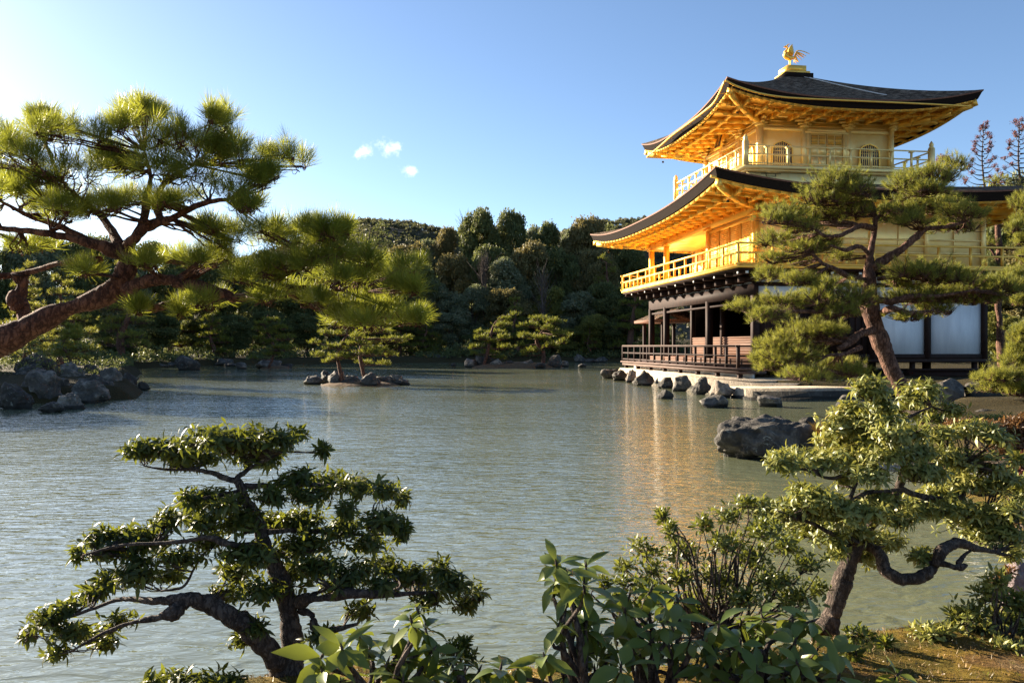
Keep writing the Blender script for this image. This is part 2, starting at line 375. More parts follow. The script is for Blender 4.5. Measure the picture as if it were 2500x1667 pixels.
M['leaf_dark'] = mat_leaf('glossy_dark_leaves', [(0.12, (0.022, 0.036, 0.010)), (0.55, (0.048, 0.070, 0.017)), (0.80, (0.092, 0.108, 0.022)), (0.97, (0.26, 0.19, 0.02))], (0.42, 0.44, 0.035), 0.30, 0.46, 0.26)
M['leaf_light'] = mat_leaf('pale_green_leaves', [(0.12, (0.08, 0.105, 0.022)), (0.5, (0.19, 0.205, 0.052)), (0.85, (0.33, 0.30, 0.08)), (0.98, (0.42, 0.30, 0.06))], (0.52, 0.48, 0.06), 0.28, 0.42, 0.4)
M['leaf_shrub'] = mat_leaf('shrub_leaves', [(0.12, (0.045, 0.065, 0.014)), (0.5, (0.095, 0.115, 0.022)), (0.85, (0.18, 0.18, 0.03))], (0.40, 0.40, 0.04), 0.32, 0.4, 0.45)
M['leaf_rhodo'] = mat_leaf('broad_leathery_leaves', [(0.12, (0.060, 0.088, 0.016)), (0.55, (0.105, 0.140, 0.026)), (0.92, (0.165, 0.19, 0.042)), (0.99, (0.30, 0.26, 0.04))], (0.46, 0.50, 0.05), 0.24, 0.36, 0.35)
M['leaf_red'] = mat_leaf('red_winter_leaves', [(0.15, (0.05, 0.014, 0.010)), (0.55, (0.11, 0.028, 0.018)), (0.9, (0.18, 0.055, 0.03))], (0.28, 0.08, 0.04), 0.25)
M['leaf_rust'] = mat_leaf('rust_winter_leaves', [(0.15, (0.06, 0.032, 0.012)), (0.55, (0.13, 0.065, 0.022)), (0.9, (0.22, 0.115, 0.035))], (0.40, 0.19, 0.05), 0.3)
M['grass_dry'] = mat_leaf('dry_grass', [(0.15, (0.20, 0.13, 0.03)), (0.9, (0.40, 0.27, 0.07))], (0.6, 0.42, 0.08), 0.4)
M['litter'] = mat_leaf('moss_litter', [(0.15, (0.07, 0.055, 0.015)), (0.5, (0.17, 0.10, 0.03)), (0.9, (0.30, 0.20, 0.09))], (0.3, 0.2, 0.05), 0.15)
def far_leaf(name, a, b, c, tr=(0.22, 0.23, 0.06), f=0.34): return mat_leaf(name, [(0.15, a), (0.5, b), (0.9, c)], tr, f, 0.55, 0.18)
M['wood_a'] = far_leaf('wood_leaves_dark', (0.055, 0.074, 0.026), (0.105, 0.125, 0.044), (0.18, 0.18, 0.070))
M['wood_b'] = far_leaf('wood_leaves_brown', (0.080, 0.080, 0.032), (0.15, 0.135, 0.054), (0.23, 0.19, 0.08), (0.30, 0.23, 0.07))
M['wood_c'] = far_leaf('wood_leaves_grey', (0.075, 0.094, 0.050), (0.15, 0.17, 0.095), (0.27, 0.27, 0.17))
M['wood_d'] = far_leaf('wood_leaves_olive', (0.08, 0.098, 0.026), (0.16, 0.17, 0.042), (0.25, 0.23, 0.06), (0.36, 0.32, 0.06))
M['wood_red'] = far_leaf('red_conifer_leaves', (0.09, 0.030, 0.026), (0.18, 0.065, 0.050), (0.26, 0.11, 0.08), (0.3, 0.1, 0.08), 0.25)
M['wood_hill'] = far_leaf('hill_leaves', (0.040, 0.044, 0.026), (0.080, 0.078, 0.048), (0.15, 0.125, 0.085))
M['twig'] = mat_simple('bare_twigs', (0.07, 0.05, 0.04), (0.13, 0.10, 0.08), 8, 0.9, 0.2)
M['bronze'] = mat_simple('dark_bronze', (0.03, 0.022, 0.012), (0.09, 0.06, 0.03), 20, 0.45, 0.2, 0.003, 0.8)
M['cone'] = mat_simple('pine_cone', (0.012, 0.008, 0.006), (0.035, 0.020, 0.014), 30, 0.8, 0.5)
M['chain'] = mat_simple('pale_chain', (0.55, 0.52, 0.48), (0.75, 0.72, 0.68), 10, 0.5, 0.1)
M['soil'] = mat_simple('island_soil', (0.06, 0.04, 0.02), (0.16, 0.09, 0.04), 5, 0.95, 0.8, 0.05)
M['lacquer'] = mat_simple('black_lacquer', (0.008, 0.007, 0.006), (0.015, 0.012, 0.010), 5, 0.3, 0.02)
# ------------------------------------------------------------------ ground, water, far hill
TH = math.radians(8.6); CB = np.array([12.55, 37.6])
def loc2w(p, q, z=0.0):
    c, s = math.cos(TH), math.sin(TH)
    return np.array([CB[0]+p*c-q*s, CB[1]+p*s+q*c, z])
led0 = loc2w(-5.6, -9.2); led1 = loc2w(-5.6, 7.0)
POND = [(-6, 1.4), (-3.4, 2.4), (-2.4, 3.4), (-1.5, 4.0), (-0.75, 4.3), (-0.3, 3.95), (0.05, 4.25), (0.5, 4.0), (1.0, 4.25), (1.6, 4.55), (2.2, 4.72), (2.75, 4.62), (3.3, 4.9),
        (3.7, 5.6), (4.3, 6.9), (4.8, 8.4), (5.35, 10.4), (5.9, 12.2), (6.3, 13.6), (6.9, 15.0), (8.0, 16.6), (9.6, 19), (11.2, 22), (12.3, 23.9),
        (12.2, 25.6), (11.0, 26.4), (led0[0], led0[1]), (led1[0], led1[1]), (8.5, 47.5), (14, 51), (20, 57), (26, 66), (27, 76), (18, 84), (8, 86), (0, 86.5), (-8, 82), (-17, 76.5),
        (-26, 68), (-27, 60), (-22, 50), (-17.5, 38), (-13.2, 30), (-11.6, 26.0), (-13.0, 24.2), (-16, 22.5), (-30, 17), (-30, 1.4)]
POND = np.array(POND)
def pond_dist(x, y):
    """signed distance to the shoreline, positive on land"""
    a = POND; b = np.roll(POND, -1, 0); d = np.full(x.shape, 1e9); ins = np.zeros(x.shape, bool)
    for (x0, y0), (x1, y1) in zip(a, b):
        ex, ey = x1-x0, y1-y0
        t = np.clip(((x-x0)*ex+(y-y0)*ey)/(ex*ex+ey*ey+1e-12), 0, 1)
        d = np.minimum(d, np.hypot(x-x0-t*ex, y-y0-t*ey))
        cond = ((y0 > y) != (y1 > y)); xi = (x1-x0)*(y-y0)/((y1-y0) if y1 != y0 else 1e-9)+x0
        ins ^= cond & (x < xi)
    return np.where(ins, -d, d)
def smooth(a, b, x):
    t = np.clip((x-a)/(b-a), 0, 1); return t*t*(3-2*t)
def vnoise(x, y, s, seed=0):
    """cheap smooth value noise on arrays"""
    r = np.random.default_rng(seed); g = r.random((257, 257)); xs = (x/s) % 256; ys = (y/s) % 256
    i, j = xs.astype(int), ys.astype(int); u, v = xs-i, ys-j; u = u*u*(3-2*u); v = v*v*(3-2*v)
    return (g[i, j]*(1-u)+g[i+1, j]*u)*(1-v)+(g[i, j+1]*(1-u)+g[i+1, j+1]*u)*v - 0.5
def ground_h(x, y):
    x = np.asarray(x, float); y = np.asarray(y, float)
    d = pond_dist(x, y)
    near = smooth(14, 5, y)
    top = 0.20*near + 0.42*(1-near)
    h = -0.7 + 0.74*smooth(-0.6, 0.03, d) + top*smooth(0.0, 0.55, d) + smooth(0.4, 3, d)*0.10
    h += (vnoise(x+50, y+50, 0.45, 1)*0.07 + vnoise(x+90, y+90, 1.9, 2)*0.14)*smooth(-0.3, 0.5, d)
    far = smooth(84, 125, np.hypot(x, y*0.95))*smooth(0.5, 10, d)
    h += far*(2.2 + vnoise(x+300, y+300, 18, 3)*2.5)
    return h
def grid_mesh(xs, ys, hf):
    X, Y = np.meshgrid(xs, ys, indexing='ij'); Z = hf(X, Y); n, m = X.shape
    v = np.stack([X, Y, Z], -1).reshape(-1, 3); i, j = np.meshgrid(np.arange(n-1), np.arange(m-1), indexing='ij'); b = i*m+j
    return v, np.stack([b, b+m, b+m+1, b+1], -1).reshape(-1, 4)
xs = np.concatenate([-np.geomspace(6000, 32, 26), np.linspace(-31, -4, 70), np.linspace(-3.8, 8, 150), np.linspace(8.2, 34, 80), np.geomspace(36, 6000, 26)])
ys = np.concatenate([-np.geomspace(3000, 2, 12), np.linspace(-1, 2.8, 12), np.linspace(2.9, 8, 120), np.linspace(8.1, 30, 110), np.linspace(30.6, 130, 120), np.geomspace(136, 9000, 22)])
o = MB().add(*grid_mesh(xs, ys, ground_h)).build('ground', M['ground'], smooth=True); tag(o, kind='structure')
o = MB().add([(-40, 0.5, 0), (40, 0.5, 0), (40, 95, 0), (-40, 95, 0)], [(0, 1, 2, 3)]).build('water', M['water']); tag(o, kind='structure')

# a wooded hill beyond the town side of the park, more than a kilometre away
HR = [(-900, 30), (-420, 32), (-220, 40), (-150, 54), (-118, 68), (-90, 77), (-60, 74), (-20, 67), (20, 69), (50, 74), (90, 75), (140, 75), (190, 72), (260, 66), (420, 52), (900, 30)]
HRX, HRZ = np.array(HR, float).T
HS = 3.0
def hill_h(x, y):
    x = x/HS; y = y/HS
    s = x*500.0/np.maximum(y, 1); ridge = np.interp(s, HRX, HRZ)*0.97
    t = (y-235)/300.0
    prof = np.where(t < 0.9, smooth(0, 0.9, t), 1-0.5*smooth(0.9, 2.2, t))
    return HS*(-3 + ridge*prof*(500.0/505.0) + vnoise(x+2000, y+2000, 38, 6)*9*smooth(0.1, 0.6, t))
hx = np.linspace(-420, 420, 150)*HS; hy = np.linspace(230, 760, 80)*HS
o = MB().add(*grid_mesh(hx, hy, hill_h)).build('hill', mat_simple('hill_floor', (0.035, 0.035, 0.018), (0.075, 0.062, 0.036), 0.05, 0.95, 0.0), smooth=True); tag(o, kind='structure')

# ------------------------------------------------------------------ the golden pavilion
PAV = thing('golden_pavilion', 'three storey gold pavilion with curved shingle roofs over a dark timber ground floor', 'temple', (CB[0], CB[1], 0), TH)
def part(mb, name, mat, parent=None, label=None, smooth=False): return mb.build(name, mat, parent or PAV, smooth=smooth, local=True, label=label)
def side_pt(k, u, d, z):
    return [(u, -d, z), (-d, -u, z), (-u, d, z), (d, u, z)][k]
def sbox(mb, k, u0, u1, d0, d1, z0, z1, mi=0):
    v = [side_pt(k, u, d, z) for z in (z0, z1) for u, d in ((u0, d0), (u1, d0), (u1, d1), (u0, d1))]
    return mb.add(v, [(0,3,2,1),(4,5,6,7),(0,1,5,4),(1,2,6,5),(2,3,7,6),(3,0,4,7)], mi)

def rect_c(r): p0, p1, q0, q1 = r; return [np.array(c, float) for c in ((p0, q0), (p1, q0), (p1, q1), (p0, q1))]
def eave_lift(u, U, k=2.6): return U*np.abs(2*u-1)**k
def roof_part(name, ro, ri, ze, zi, U, th, bow=1.1, label=None):
    mb = MB(); co, ci = rect_c(ro), rect_c(ri); nu, nv = 49, 26
    for k in range(4):
        a, b = co[k], co[(k+1) % 4]; c, d = ci[k], ci[(k+1) % 4]
        u = np.linspace(0, 1, nu)[:, None]; v = np.linspace(0, 1, nv)[None, :]
        x = ((a[0]*(1-u)+b[0]*u)*(1-v) + (c[0]*(1-u)+d[0]*u)*v); y = ((a[1]*(1-u)+b[1]*u)*(1-v) + (c[1]*(1-u)+d[1]*u)*v)
        z = ze+(zi-ze)*v**bow + eave_lift(u, U)*(1-v)**2
        V = np.stack([x, y, z], -1).reshape(-1, 3)
        i, j = np.meshgrid(np.arange(nu-1), np.arange(nv-1), indexing='ij'); f0 = i*nv+j
        mb.add(V, np.stack([f0, f0+nv, f0+nv+1, f0+1], -1).reshape(-1, 4), 0)
        # eave edge: thin reddish lip, then the thick dark shingle edge stepping inwards
        uu = np.linspace(0, 1, nu); top = np.stack([a[0]*(1-uu)+b[0]*uu, a[1]*(1-uu)+b[1]*uu, ze+eave_lift(uu, U)], -1)
        cen = np.array([(ro[0]+ro[1])/2, (ro[2]+ro[3])/2])
        def ins(dd, dz):
            w = top.copy(); w[:, 0] = cen[0]+(w[:, 0]-cen[0])*(1-dd/((ro[1]-ro[0])/2)); w[:, 1] = cen[1]+(w[:, 1]-cen[1])*(1-dd/((ro[3]-ro[2])/2)); w[:, 2] += dz; return w
        rows = [top, ins(0.005, -0.055), ins(0.03, -0.06), ins(0.14, -th), ins(0.45, -th+0.01)]
        for r, (lo, hi) in enumerate(zip(rows[:-1], rows[1:])):
            vv = np.concatenate([lo, hi]); ii = np.arange(nu-1)
            mb.add(vv, np.stack([ii, ii+1, ii+1+nu, ii+nu], -1), 2 if r == 0 else 1)
    return part(mb, name, [M['thatch'], M['thatch_edge'], M['red_edge']], label=label, smooth=False)

def soffit_part(ro, ri, zw, ze, U, name, spacing, skip=()):
    """gold boarding under the eaves, its edge board, hip rafters and rafters"""
    mb = MB(); co, ci = rect_c(ro), rect_c(ri); nu, nv = 33, 8
    def surf(k, u, v):
        a, b = co[k], co[(k+1) % 4]; c, d = ci[k], ci[(k+1) % 4]
        o_ = a*(1-u)+b*u; i_ = c*(1-u)+d*u; p = i_*(1-v)+o_*v
        return np.array([p[0], p[1], zw+(ze-zw)*v+float(eave_lift(np.array(u), U))*v**2])
    for k in range(4):
        V = np.array([surf(k, u, v) for u in np.linspace(0, 1, nu) for v in np.linspace(0, 1, nv)])
        i, j = np.meshgrid(np.arange(nu-1), np.arange(nv-1), indexing='ij'); f0 = i*nv+j
        mb.add(V, np.stack([f0, f0+1, f0+nv+1, f0+nv], -1).reshape(-1, 4))
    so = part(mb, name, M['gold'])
    eb = MB()
    for k in range(4):
        us = np.linspace(0, 1, 33)
        for u0, u1 in zip(us[:-1], us[1:]):
            a, b = surf(k, u0, 1.0), surf(k, u1, 1.0)
            eb.bar(a+[0, 0, -0.02], b+[0, 0, -0.02], 0.10, 0.17)
            
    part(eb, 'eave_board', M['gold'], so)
    eb = MB()
    for k in range(4):
        us = np.linspace(0, 1, 33)
        for u0, u1 in zip(us[:-1], us[1:]):
            a, b = surf(k, u0, 0.62), surf(k, u1, 0.62); eb.bar(a+[0, 0, -0.10], b+[0, 0, -0.10], 0.13, 0.10)
    part(eb, 'purlin', M['gold'], so)
    for k in range(4):
        a, b = co[k], co[(k+1) % 4]; c, d = ci[k], ci[(k+1) % 4]
        L = np.linalg.norm(b-a); ax = (b-a)/L; w0 = np.dot(c-a, ax); w1 = np.dot(d-a, ax)
        n = int(L/spacing)
        for s in range(1, n):
            t = s*L/n
            # rafter runs straight out from the wall (or from the hip near the corners) to the eave board
            vin = 0.0 if w0 <= t <= w1 else (1-t/w0 if t < w0 else 1-(L-t)/(L-w1))
            vin = max(0.0, vin)+0.02
            if vin > 0.85: continue
            pts = []
            for v in np.linspace(vin, 0.985, 5):
                lo = (1-v)*w0; hi = L*v+(1-v)*w1 if False else (1-v)*w1+v*L
                u = (t-lo)/max(hi-lo, 1e-6); u = min(max(u, 0), 1); pts.append(surf(k, u, v))
            r = MB()
            for h, (p0, p1) in enumerate(zip(pts[:-1], pts[1:])):
                deep = 0.20 if h < 3 else 0.13
                r.bar(p0+[0, 0, -deep/2], p1+[0, 0, -deep/2], 0.11, deep)
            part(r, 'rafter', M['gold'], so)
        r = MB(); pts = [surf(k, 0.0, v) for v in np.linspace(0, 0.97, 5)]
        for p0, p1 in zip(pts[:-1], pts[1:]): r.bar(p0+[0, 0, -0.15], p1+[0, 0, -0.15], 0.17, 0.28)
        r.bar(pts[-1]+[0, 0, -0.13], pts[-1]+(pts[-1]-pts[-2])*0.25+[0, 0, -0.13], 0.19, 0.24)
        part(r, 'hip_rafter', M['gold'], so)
    return so

# ---- roofs
R3, R2 = 5.33, None
roof3 = roof_part('upper_roof', (-R3, R3, -R3, R3), (-.63, .63, -.63, .63), 11.16, 13.48, 0.60, 0.34, 1.10, label='pyramid shingle roof curling up at its corners')
roof2 = roof_part('lower_roof', (-7.23, 7.23, -8.81, 8.30), (-3.6, 3.6, -3.6, 3.6), 7.02, 8.25, 0.58, 0.36, 1.0, label='wide lower shingle roof with a thick dark eave')
soffit_part((-5.10, 5.10, -5.10, 5.10), (-2.95, 2.95, -2.95, 2.95), 11.02, 10.86, 0.55, 'upper_soffit', 0.80)
soffit_part((-6.98, 6.98, -8.56, 8.05), (-4.66, 4.66, -6.24, 5.95), 6.97, 6.70, 0.52, 'lower_soffit', 0.86)
mb = MB(); mb.box(-.66, .66, -.66, .66, 13.40, 13.67)
part(mb, 'ridge_block', M['thatch_edge'], roof3)
mb = MB(); mb.box(-.56, .56, -.56, .56, 13.67, 13.78); mb.box(-.44, .44, -.44, .44, 13.78, 14.06)
part(mb, 'finial_base', M['gold'], roof3, label='stepped gold pedestal on the roof top')
mb = MB()       # lightning conductor chain laid down the shingles
pc = []
for t in np.linspace(0.02, 0.74, 60):
    v = 1-t; p = np.array([0.15+t*2.45, -(0.63+(R3-0.63)*t)]); zz = 11.16+2.32*v**1.1
    pc.append((p[0], p[1], zz+0.03))
for i in range(4, 59):
    a = np.array(pc[i]); mb.bar(a+[-.045, 0, 0.01], a+[.045, -0.03, 0.01], 0.03, 0.03)
for a, b in zip(pc[:-1], pc[1:]): mb.bar(a, b, 0.022, 0.022)
part(mb, 'chain', M['chain'], roof3)
mb = MB()       # gilded rain gutters hung along the upper eaves
def gut(pts, face, r=0.036):
    out = []
    for x, y in pts:
        rr = (x-CX)/FPX
        if face == 0: p = (32.21*rr-13.365)/(.9888-.1495*rr); q = -5.45
        else: q = (7.161-36.785*rr)/(.9888*rr+.1495); p = -5.45
        Yd = CB[1]+p*math.sin(TH)+q*math.cos(TH); out.append((p, q, EYE+(HOR-y)/FPX*Yd))
    P = spline(out, 40); mb.tubes(P, np.full(40, r), 6); return P
g0 = gut([(1771, 197), (1800, 211), (1850, 227), (1900, 236), (1960, 241), (2092, 247), (2210, 252), (2330, 258), (2365, 260)], 0)
g1 = gut([(1770, 197), (1746, 247), (1719.6, 272), (1680, 302), (1642, 330), (1608, 360), (1579, 384)], 1)
mb.tubes(spline([(-5.45, g1[-1][1], g1[-1][2]), (-2, g1[-1][1], g1[-1][2]-.02), (2, g1[-1][1], g1[-1][2]), (5.4, g1[-1][1], g1[-1][2]+.1)], 12), np.full(12, .04), 6)
for P in (g0, g1):
    for i in range(4, 37, 4):
        a = P[i]; s = np.array([0, 0.33, 0.0]) if P is g0 else np.array([0.33, 0, 0]); mb.bar(a, a+s+[0, 0, 0.05], 0.018, 0.018)
part(mb, 'gutter', M['gold'], roof3, smooth=True)
P2 = spline([(-7.3, -8.62, 7.30), (-5, -8.62, 6.93), (-2, -8.62, 6.86), (3, -8.62, 6.88), (7.3, -8.62, 7.0)], 30)
mb = MB(); mb.tubes(P2, np.full(30, .045), 6); part(mb, 'gutter', M['gold'], roof2, smooth=True)

# ---- third storey
F3, WT3, H3 = 8.79, 11.02, 2.9
mb = MB()
mb.box(-H3+.03, H3-.03, -H3+.03, H3-.03, F3-.3, WT3+.02)
for k in range(4):
    for z0, z1, pr in ((10.46, 10.60, .07), (8.80, 8.94, .06), (10.98, 11.10, .16)):
        sbox(mb, k, -H3-pr*0.0+0.0, H3, H3-.03, H3+pr, z0, z1)
    for u in (-1.93, 0, 1.93):         # slender frieze panels between the brackets
        sbox(mb, k, u-.72, u+.72, H3-.03, H3+.02, 10.66, 10.70); sbox(mb, k, u-.72, u+.72, H3-.03, H3+.02, 10.84, 10.87)
part(mb, 'upper_wall', M['gold_wall'])
for k in range(4):
    for u in (-2.9, -.97, .97):
        mb = MB(); sbox(mb, k, u-.115, u+.115, H3-.10, H3+.085, F3, 10.62)
        for s, (w, dd, z) in enumerate(((.20, .22, 10.62), (.30, .34, 10.72), (.42, .52, 10.84))):
            sbox(mb, k, u-w, u+w, H3-.08, H3+.13+.02*s, z, z+.085); sbox(mb, k, u-.075, u+.075, H3-.05, H3+dd, z+.01, z+.095)
        part(mb, 'column', M['gold_wall'])
ARCH = [(.42, 0), (.415, .30), (.41, .62), (.40, .74), (.355, .83), (.29, .90), (.20, .95), (.09, .985), (0, 1.02)]
ARCH = ARCH + [(-x, y) for x, y in ARCH[-2::-1]]
def arch_window(k, u):
    g = MB(); n = len(ARCH); zb = 9.0
    fr = [side_pt(k, u+x*1.0, H3+.012, zb+y*1.0) for x, y in ARCH]
    cen = side_pt(k, u, H3+.012, zb+.45); bk = [side_pt(k, u+x*1.0, H3-.05, zb+y) for x, y in ARCH]
    g.add(fr+[cen], [(i, (i+1) % n, n) for i in range(n)]); g.add(fr+bk, [(i, (i+1) % n, (i+1) % n+n, i+n) for i in range(n)])
    w = part(g, 'window', M['interior_blue'])
    f = MB()
    for d in (0.0,):
        inner = [side_pt(k, u+x*1.0, H3+.06, zb+y) for x, y in ARCH]; outer = [side_pt(k, u+x*1.13, H3+.06, zb-.02+y*1.06) for x, y in ARCH]
        ob = [side_pt(k, u+x*1.13, H3-.02, zb-.02+y*1.06) for x, y in ARCH]; ib = [side_pt(k, u+x*1.0, H3-.02, zb+y) for x, y in ARCH]
        for A, B in ((inner, outer), (outer, ob), (ib, inner)):
            f.add(A+B, [(i, i+1, i+1+n, i+n) for i in range(n-1)])
    part(f, 'frame', M['gold'], w)
    l = MB()
    for x in np.linspace(-.32, .32, 8):
        h = np.interp(abs(x), [0, .09, .20, .29, .355, .40, .41], [1.02, .985, .95, .90, .83, .74, .6])
        wd = .028 if abs(x) > .06 else .045
        sbox(l, k, u+x*1.0-wd/2, u+x*1.0+wd/2, H3+.02, H3+.045, zb, zb+h-.01)
    for y in (.02, .13, .40, .46, .62, .74): sbox(l, k, u-.37, u+.37, H3+.022, H3+.042, zb+y, zb+y+.025)
    part(l, 'lattice', M['gold_wall'], w)
M['interior_blue'] = mat_simple('window_dark', (0.035, 0.035, 0.055), (0.05, 0.05, 0.075), 3, 0.5, 0.02)
for k in range(4):
    arch_window(k, -1.93); arch_window(k, 1.93)
    d = MB()
    for s in (-1, 1):
        sbox(d, k, min(s*.02, s*.70), max(s*.02, s*.70), H3-.02, H3+.05, 8.95, 10.40)
    dr = part(d, 'door', M['gold_wall'])
    fm = MB()
    sbox(fm, k, -.86, -.72, H3, H3+.09, 8.94, 10.44); sbox(fm, k, .72, .86, H3, H3+.09, 8.94, 10.44); sbox(fm, k, -.95, .95, H3, H3+.10, 10.40, 10.47)
    for s in (-1, 1):
        for x0, x1 in ((.04, .34), (.38, .68)):
            a, b = sorted((s*x0, s*x1)); sbox(fm, k, a, b, H3+.05, H3+.062, 8.98, 9.45); sbox(fm, k, a, b, H3+.05, H3+.06, 9.52, 9.86)
    part(fm, 'frame', M['gold_wall'], dr)
    pn = MB(); lt = MB()
    for s in (-1, 1):
        for x0, x1 in ((.05, .33), (.39, .67)):
            a, b = sorted((s*x0, s*x1)); sbox(pn, k, a, b, H3+.045, H3+.053, 9.94, 10.32)
            for x in np.linspace(a+.03, b-.03, 6): sbox(lt, k, x-.012, x+.012, H3+.05, H3+.066, 9.94, 10.32)
            for z in (9.99, 10.12, 10.25): sbox(lt, k, a, b, H3+.052, H3+.064, z, z+.02)
    part(pn, 'opening', M['interior_blue'], dr); part(lt, 'lattice', M['gold'], dr)
# balcony of the third storey
B3 = 4.0
mb = MB(); mb.box(-B3-.06, B3+.06, -B3-.06, B3+.06, F3-.16, F3); mb.box(-B3+.02, B3-.02, -B3+.02, B3-.02, F3-.24, F3-.16)
bal3 = part(mb, 'upper_balcony', M['gold_wall'])
mb = MB(); mb.box(-B3+.10, B3-.10, -B3+.10, B3-.10, 7.85, F3-.24)
ap = part(mb, 'balcony_apron', M['gold_wall'])
sc = MB()
for k in range(4):      # cloud shaped cut-outs as dark grooves
    for u in (-2.9, 0.0, 2.9):
        for x0, x1, z in ((-.42, .42, .16), (-.20, .20, .06)):
            sbox(sc, k, u+x0, u+x1, B3-.10, B3-.085, 8.30+z, 8.318+z)
        for x in (-.2, .2): sbox(sc, k, u+x-.012, u+x+.012, B3-.10, B3-.085, 8.36, 8.48)
    sbox(sc, k, -3.85, 3.85, B3-.10, B3-.08, 8.50, 8.515)
part(sc, 'scrollwork', M['bronze'], ap)
def railing(name, pts, z0, levels, post_step, mat, pw=.07, alt=False, closed=False, caps=False, rail_w=.06, over=0.12):
    """pts: plan polyline; levels: heights over z0 of the rails"""
    mb = MB(); segs = list(zip(pts[:-1], pts[1:]))
    for a, b in segs:
        d = np.array(b, float)-np.array(a, float); L = np.linalg.norm(d); d /= L
        for i, h in enumerate(levels):
            e = over if (i == len(levels)-1 or alt) else 0.0
            A = np.array([*(np.array(a)-d*e), z0+h+.003*(d[0] != 0)]); B = np.array([*(np.array(b)+d*e), z0+h+.003*(d[0] != 0)])
            mb.bar(A, B, rail_w*(1.1 if i == 0 else 1), rail_w)
    rl = part(mb, name, mat)
    for a, b in segs:
        a, b = np.array(a, float), np.array(b, float); L = np.linalg.norm(b-a); n = max(1, round(L/post_step))
        for i in range(n+1):
            c = a+(b-a)*i/n
            if i in (0,) and segs[0][0] is not None and not (np.allclose(c, segs[0][0])): continue
            end = i in (0, n); top = levels[-1]-rail_w/2 if (not alt or i % 2 == 0 or end) else levels[1]-rail_w/2
            m2 = MB(); w = pw*(1.2 if end else 1)
            m2.box(c[0]-w/2, c[0]+w/2, c[1]-w/2, c[1]+w/2, z0, z0+top)
            if caps and not end: m2.box(c[0]-.085, c[0]+.085, c[1]-.085, c[1]+.085, z0+top-.04, z0+top)
            part(m2, 'post', mat, rl)
    return rl
c4 = [(-B3, -B3), (B3, -B3), (B3, B3), (-B3, B3), (-B3, -B3)]
rl3 = railing('upper_railing', c4, F3, (.06, .42, .76), 0.9, M['gold_wall'], .07, caps=True, over=0.0, rail_w=.048)
for x, y in c4[:4]:
    mb = MB(); mb.box(x-.095, x+.095, y-.095, y+.095, F3-.02, F3+.90)
    mb.tubes([(x, y, F3+.90), (x, y, F3+.94), (x, y, F3+.96), (x, y, F3+1.04), (x, y, F3+1.10), (x, y, F3+1.20)], [.11, .11, .07, .10, .07, .008], 10)
    part(mb, 'corner_post', M['gold_wall'], rl3)

# ---- second storey
F2 = 4.50; PX, QN, QF = 4.62, 6.20, 5.90
mb = MB()
mb.box(-PX+.03, PX-.03, -QN+.03, -1.8, F2, 6.98); mb.box(-2.42, PX-.03, -1.8, QF, F2, 6.98)
mb.box(-PX, -2.42, -1.8, QF, 6.46, 6.94)            # flat gilded ceiling of the open porch
for z in (5.12, 5.62, 6.42):                       # rails along the boarded east wall
    mb.box(-PX, PX, -QN-.02, -QN+.03, z, z+.06)
for p in (-4.62, -2.3, 0.0, 2.25, 4.62): mb.box(p-.09, p+.09, -QN-.045, -QN+.03, F2, 6.96)
for p in (-3.5, -1.15, 1.1, 3.4): mb.box(p-.012, p+.012, -QN+.005, -QN+.032, F2, 6.4)
mb.box(-2.45, -2.42, -1.8, QF, 5.55, 5.62)
lw = part(mb, 'middle_wall', M['gold_wall'])
mb = MB(); mb.box(-PX-.07, -PX+.10, -QN-.05, QF+.05, 6.50, 6.965); mb.box(-PX-.05, -PX+.06, -QN, -1.75, 6.30, 6.42)
for q in np.arange(-5.6, 5.8, 1.08):               # little nail covers
    mb.tubes([(-PX-.08, q, 6.74), (-PX-.13, q, 6.74)], [.06, .03], 6)
part(mb, 'eave_beam', M['gold'])
for q in (-6.2, -1.8, 3.6, 5.87):
    mb = MB(); mb.box(-PX-.11, -PX+.11, q-.11, q+.11, F2, 6.52)
    mb.box(-PX-.16, -PX+.14, q-.28, q+.28, 6.44, 6.53)
    part(mb, 'column', M['gold'])
qs = np.linspace(-6.08, -1.9, 5)
for a, b in zip(qs[:-1], qs[1:]):
    mb = MB(); mb.box(-PX-.02, -PX+.05, a+.03, b-.03, F2+.05, 6.30); sh = part(mb, 'shutter', M['gold'])
    l = MB()
    for z in np.arange(F2+.12, 6.28, .075): l.box(-PX-.035, -PX-.018, a+.06, b-.06, z, z+.022)
    l.box(-PX-.05, -PX-.018, a+.0, a+.06, F2+.05, 6.30); l.box(-PX-.05, -PX-.018, a+.03, b-.03, 5.36, 5.43)
    part(l, 'slats', M['gold'], sh)
l = MB()
for z in np.arange(F2+.1, 5.5, .085): l.box(-2.455, -2.44, -1.7, QF-.1, z, z+.026)
for q in np.arange(-1.7, 5.9, 1.25): l.box(-2.48, -2.44, q-.04, q+.04, F2, 6.4)
part(l, 'porch_lattice', M['gold'], lw)
mb = MB(); mb.box(-5.85, 5.85, -7.43, 7.12, 4.40, F2)
bal2 = part(mb, 'lower_balcony', M['gold'])
mb = MB(); mb.box(-5.78, 5.78, -7.36, 7.05, 4.33, 4.40)
part(mb, 'under_board', M['wood'], bal2)
railing('lower_railing', [(5.78, -7.36), (-5.78, -7.36), (-5.78, 7.05), (5.78, 7.05)], F2, (.035, .42, .76), .66, M['gold'], .075, alt=True, rail_w=.07)

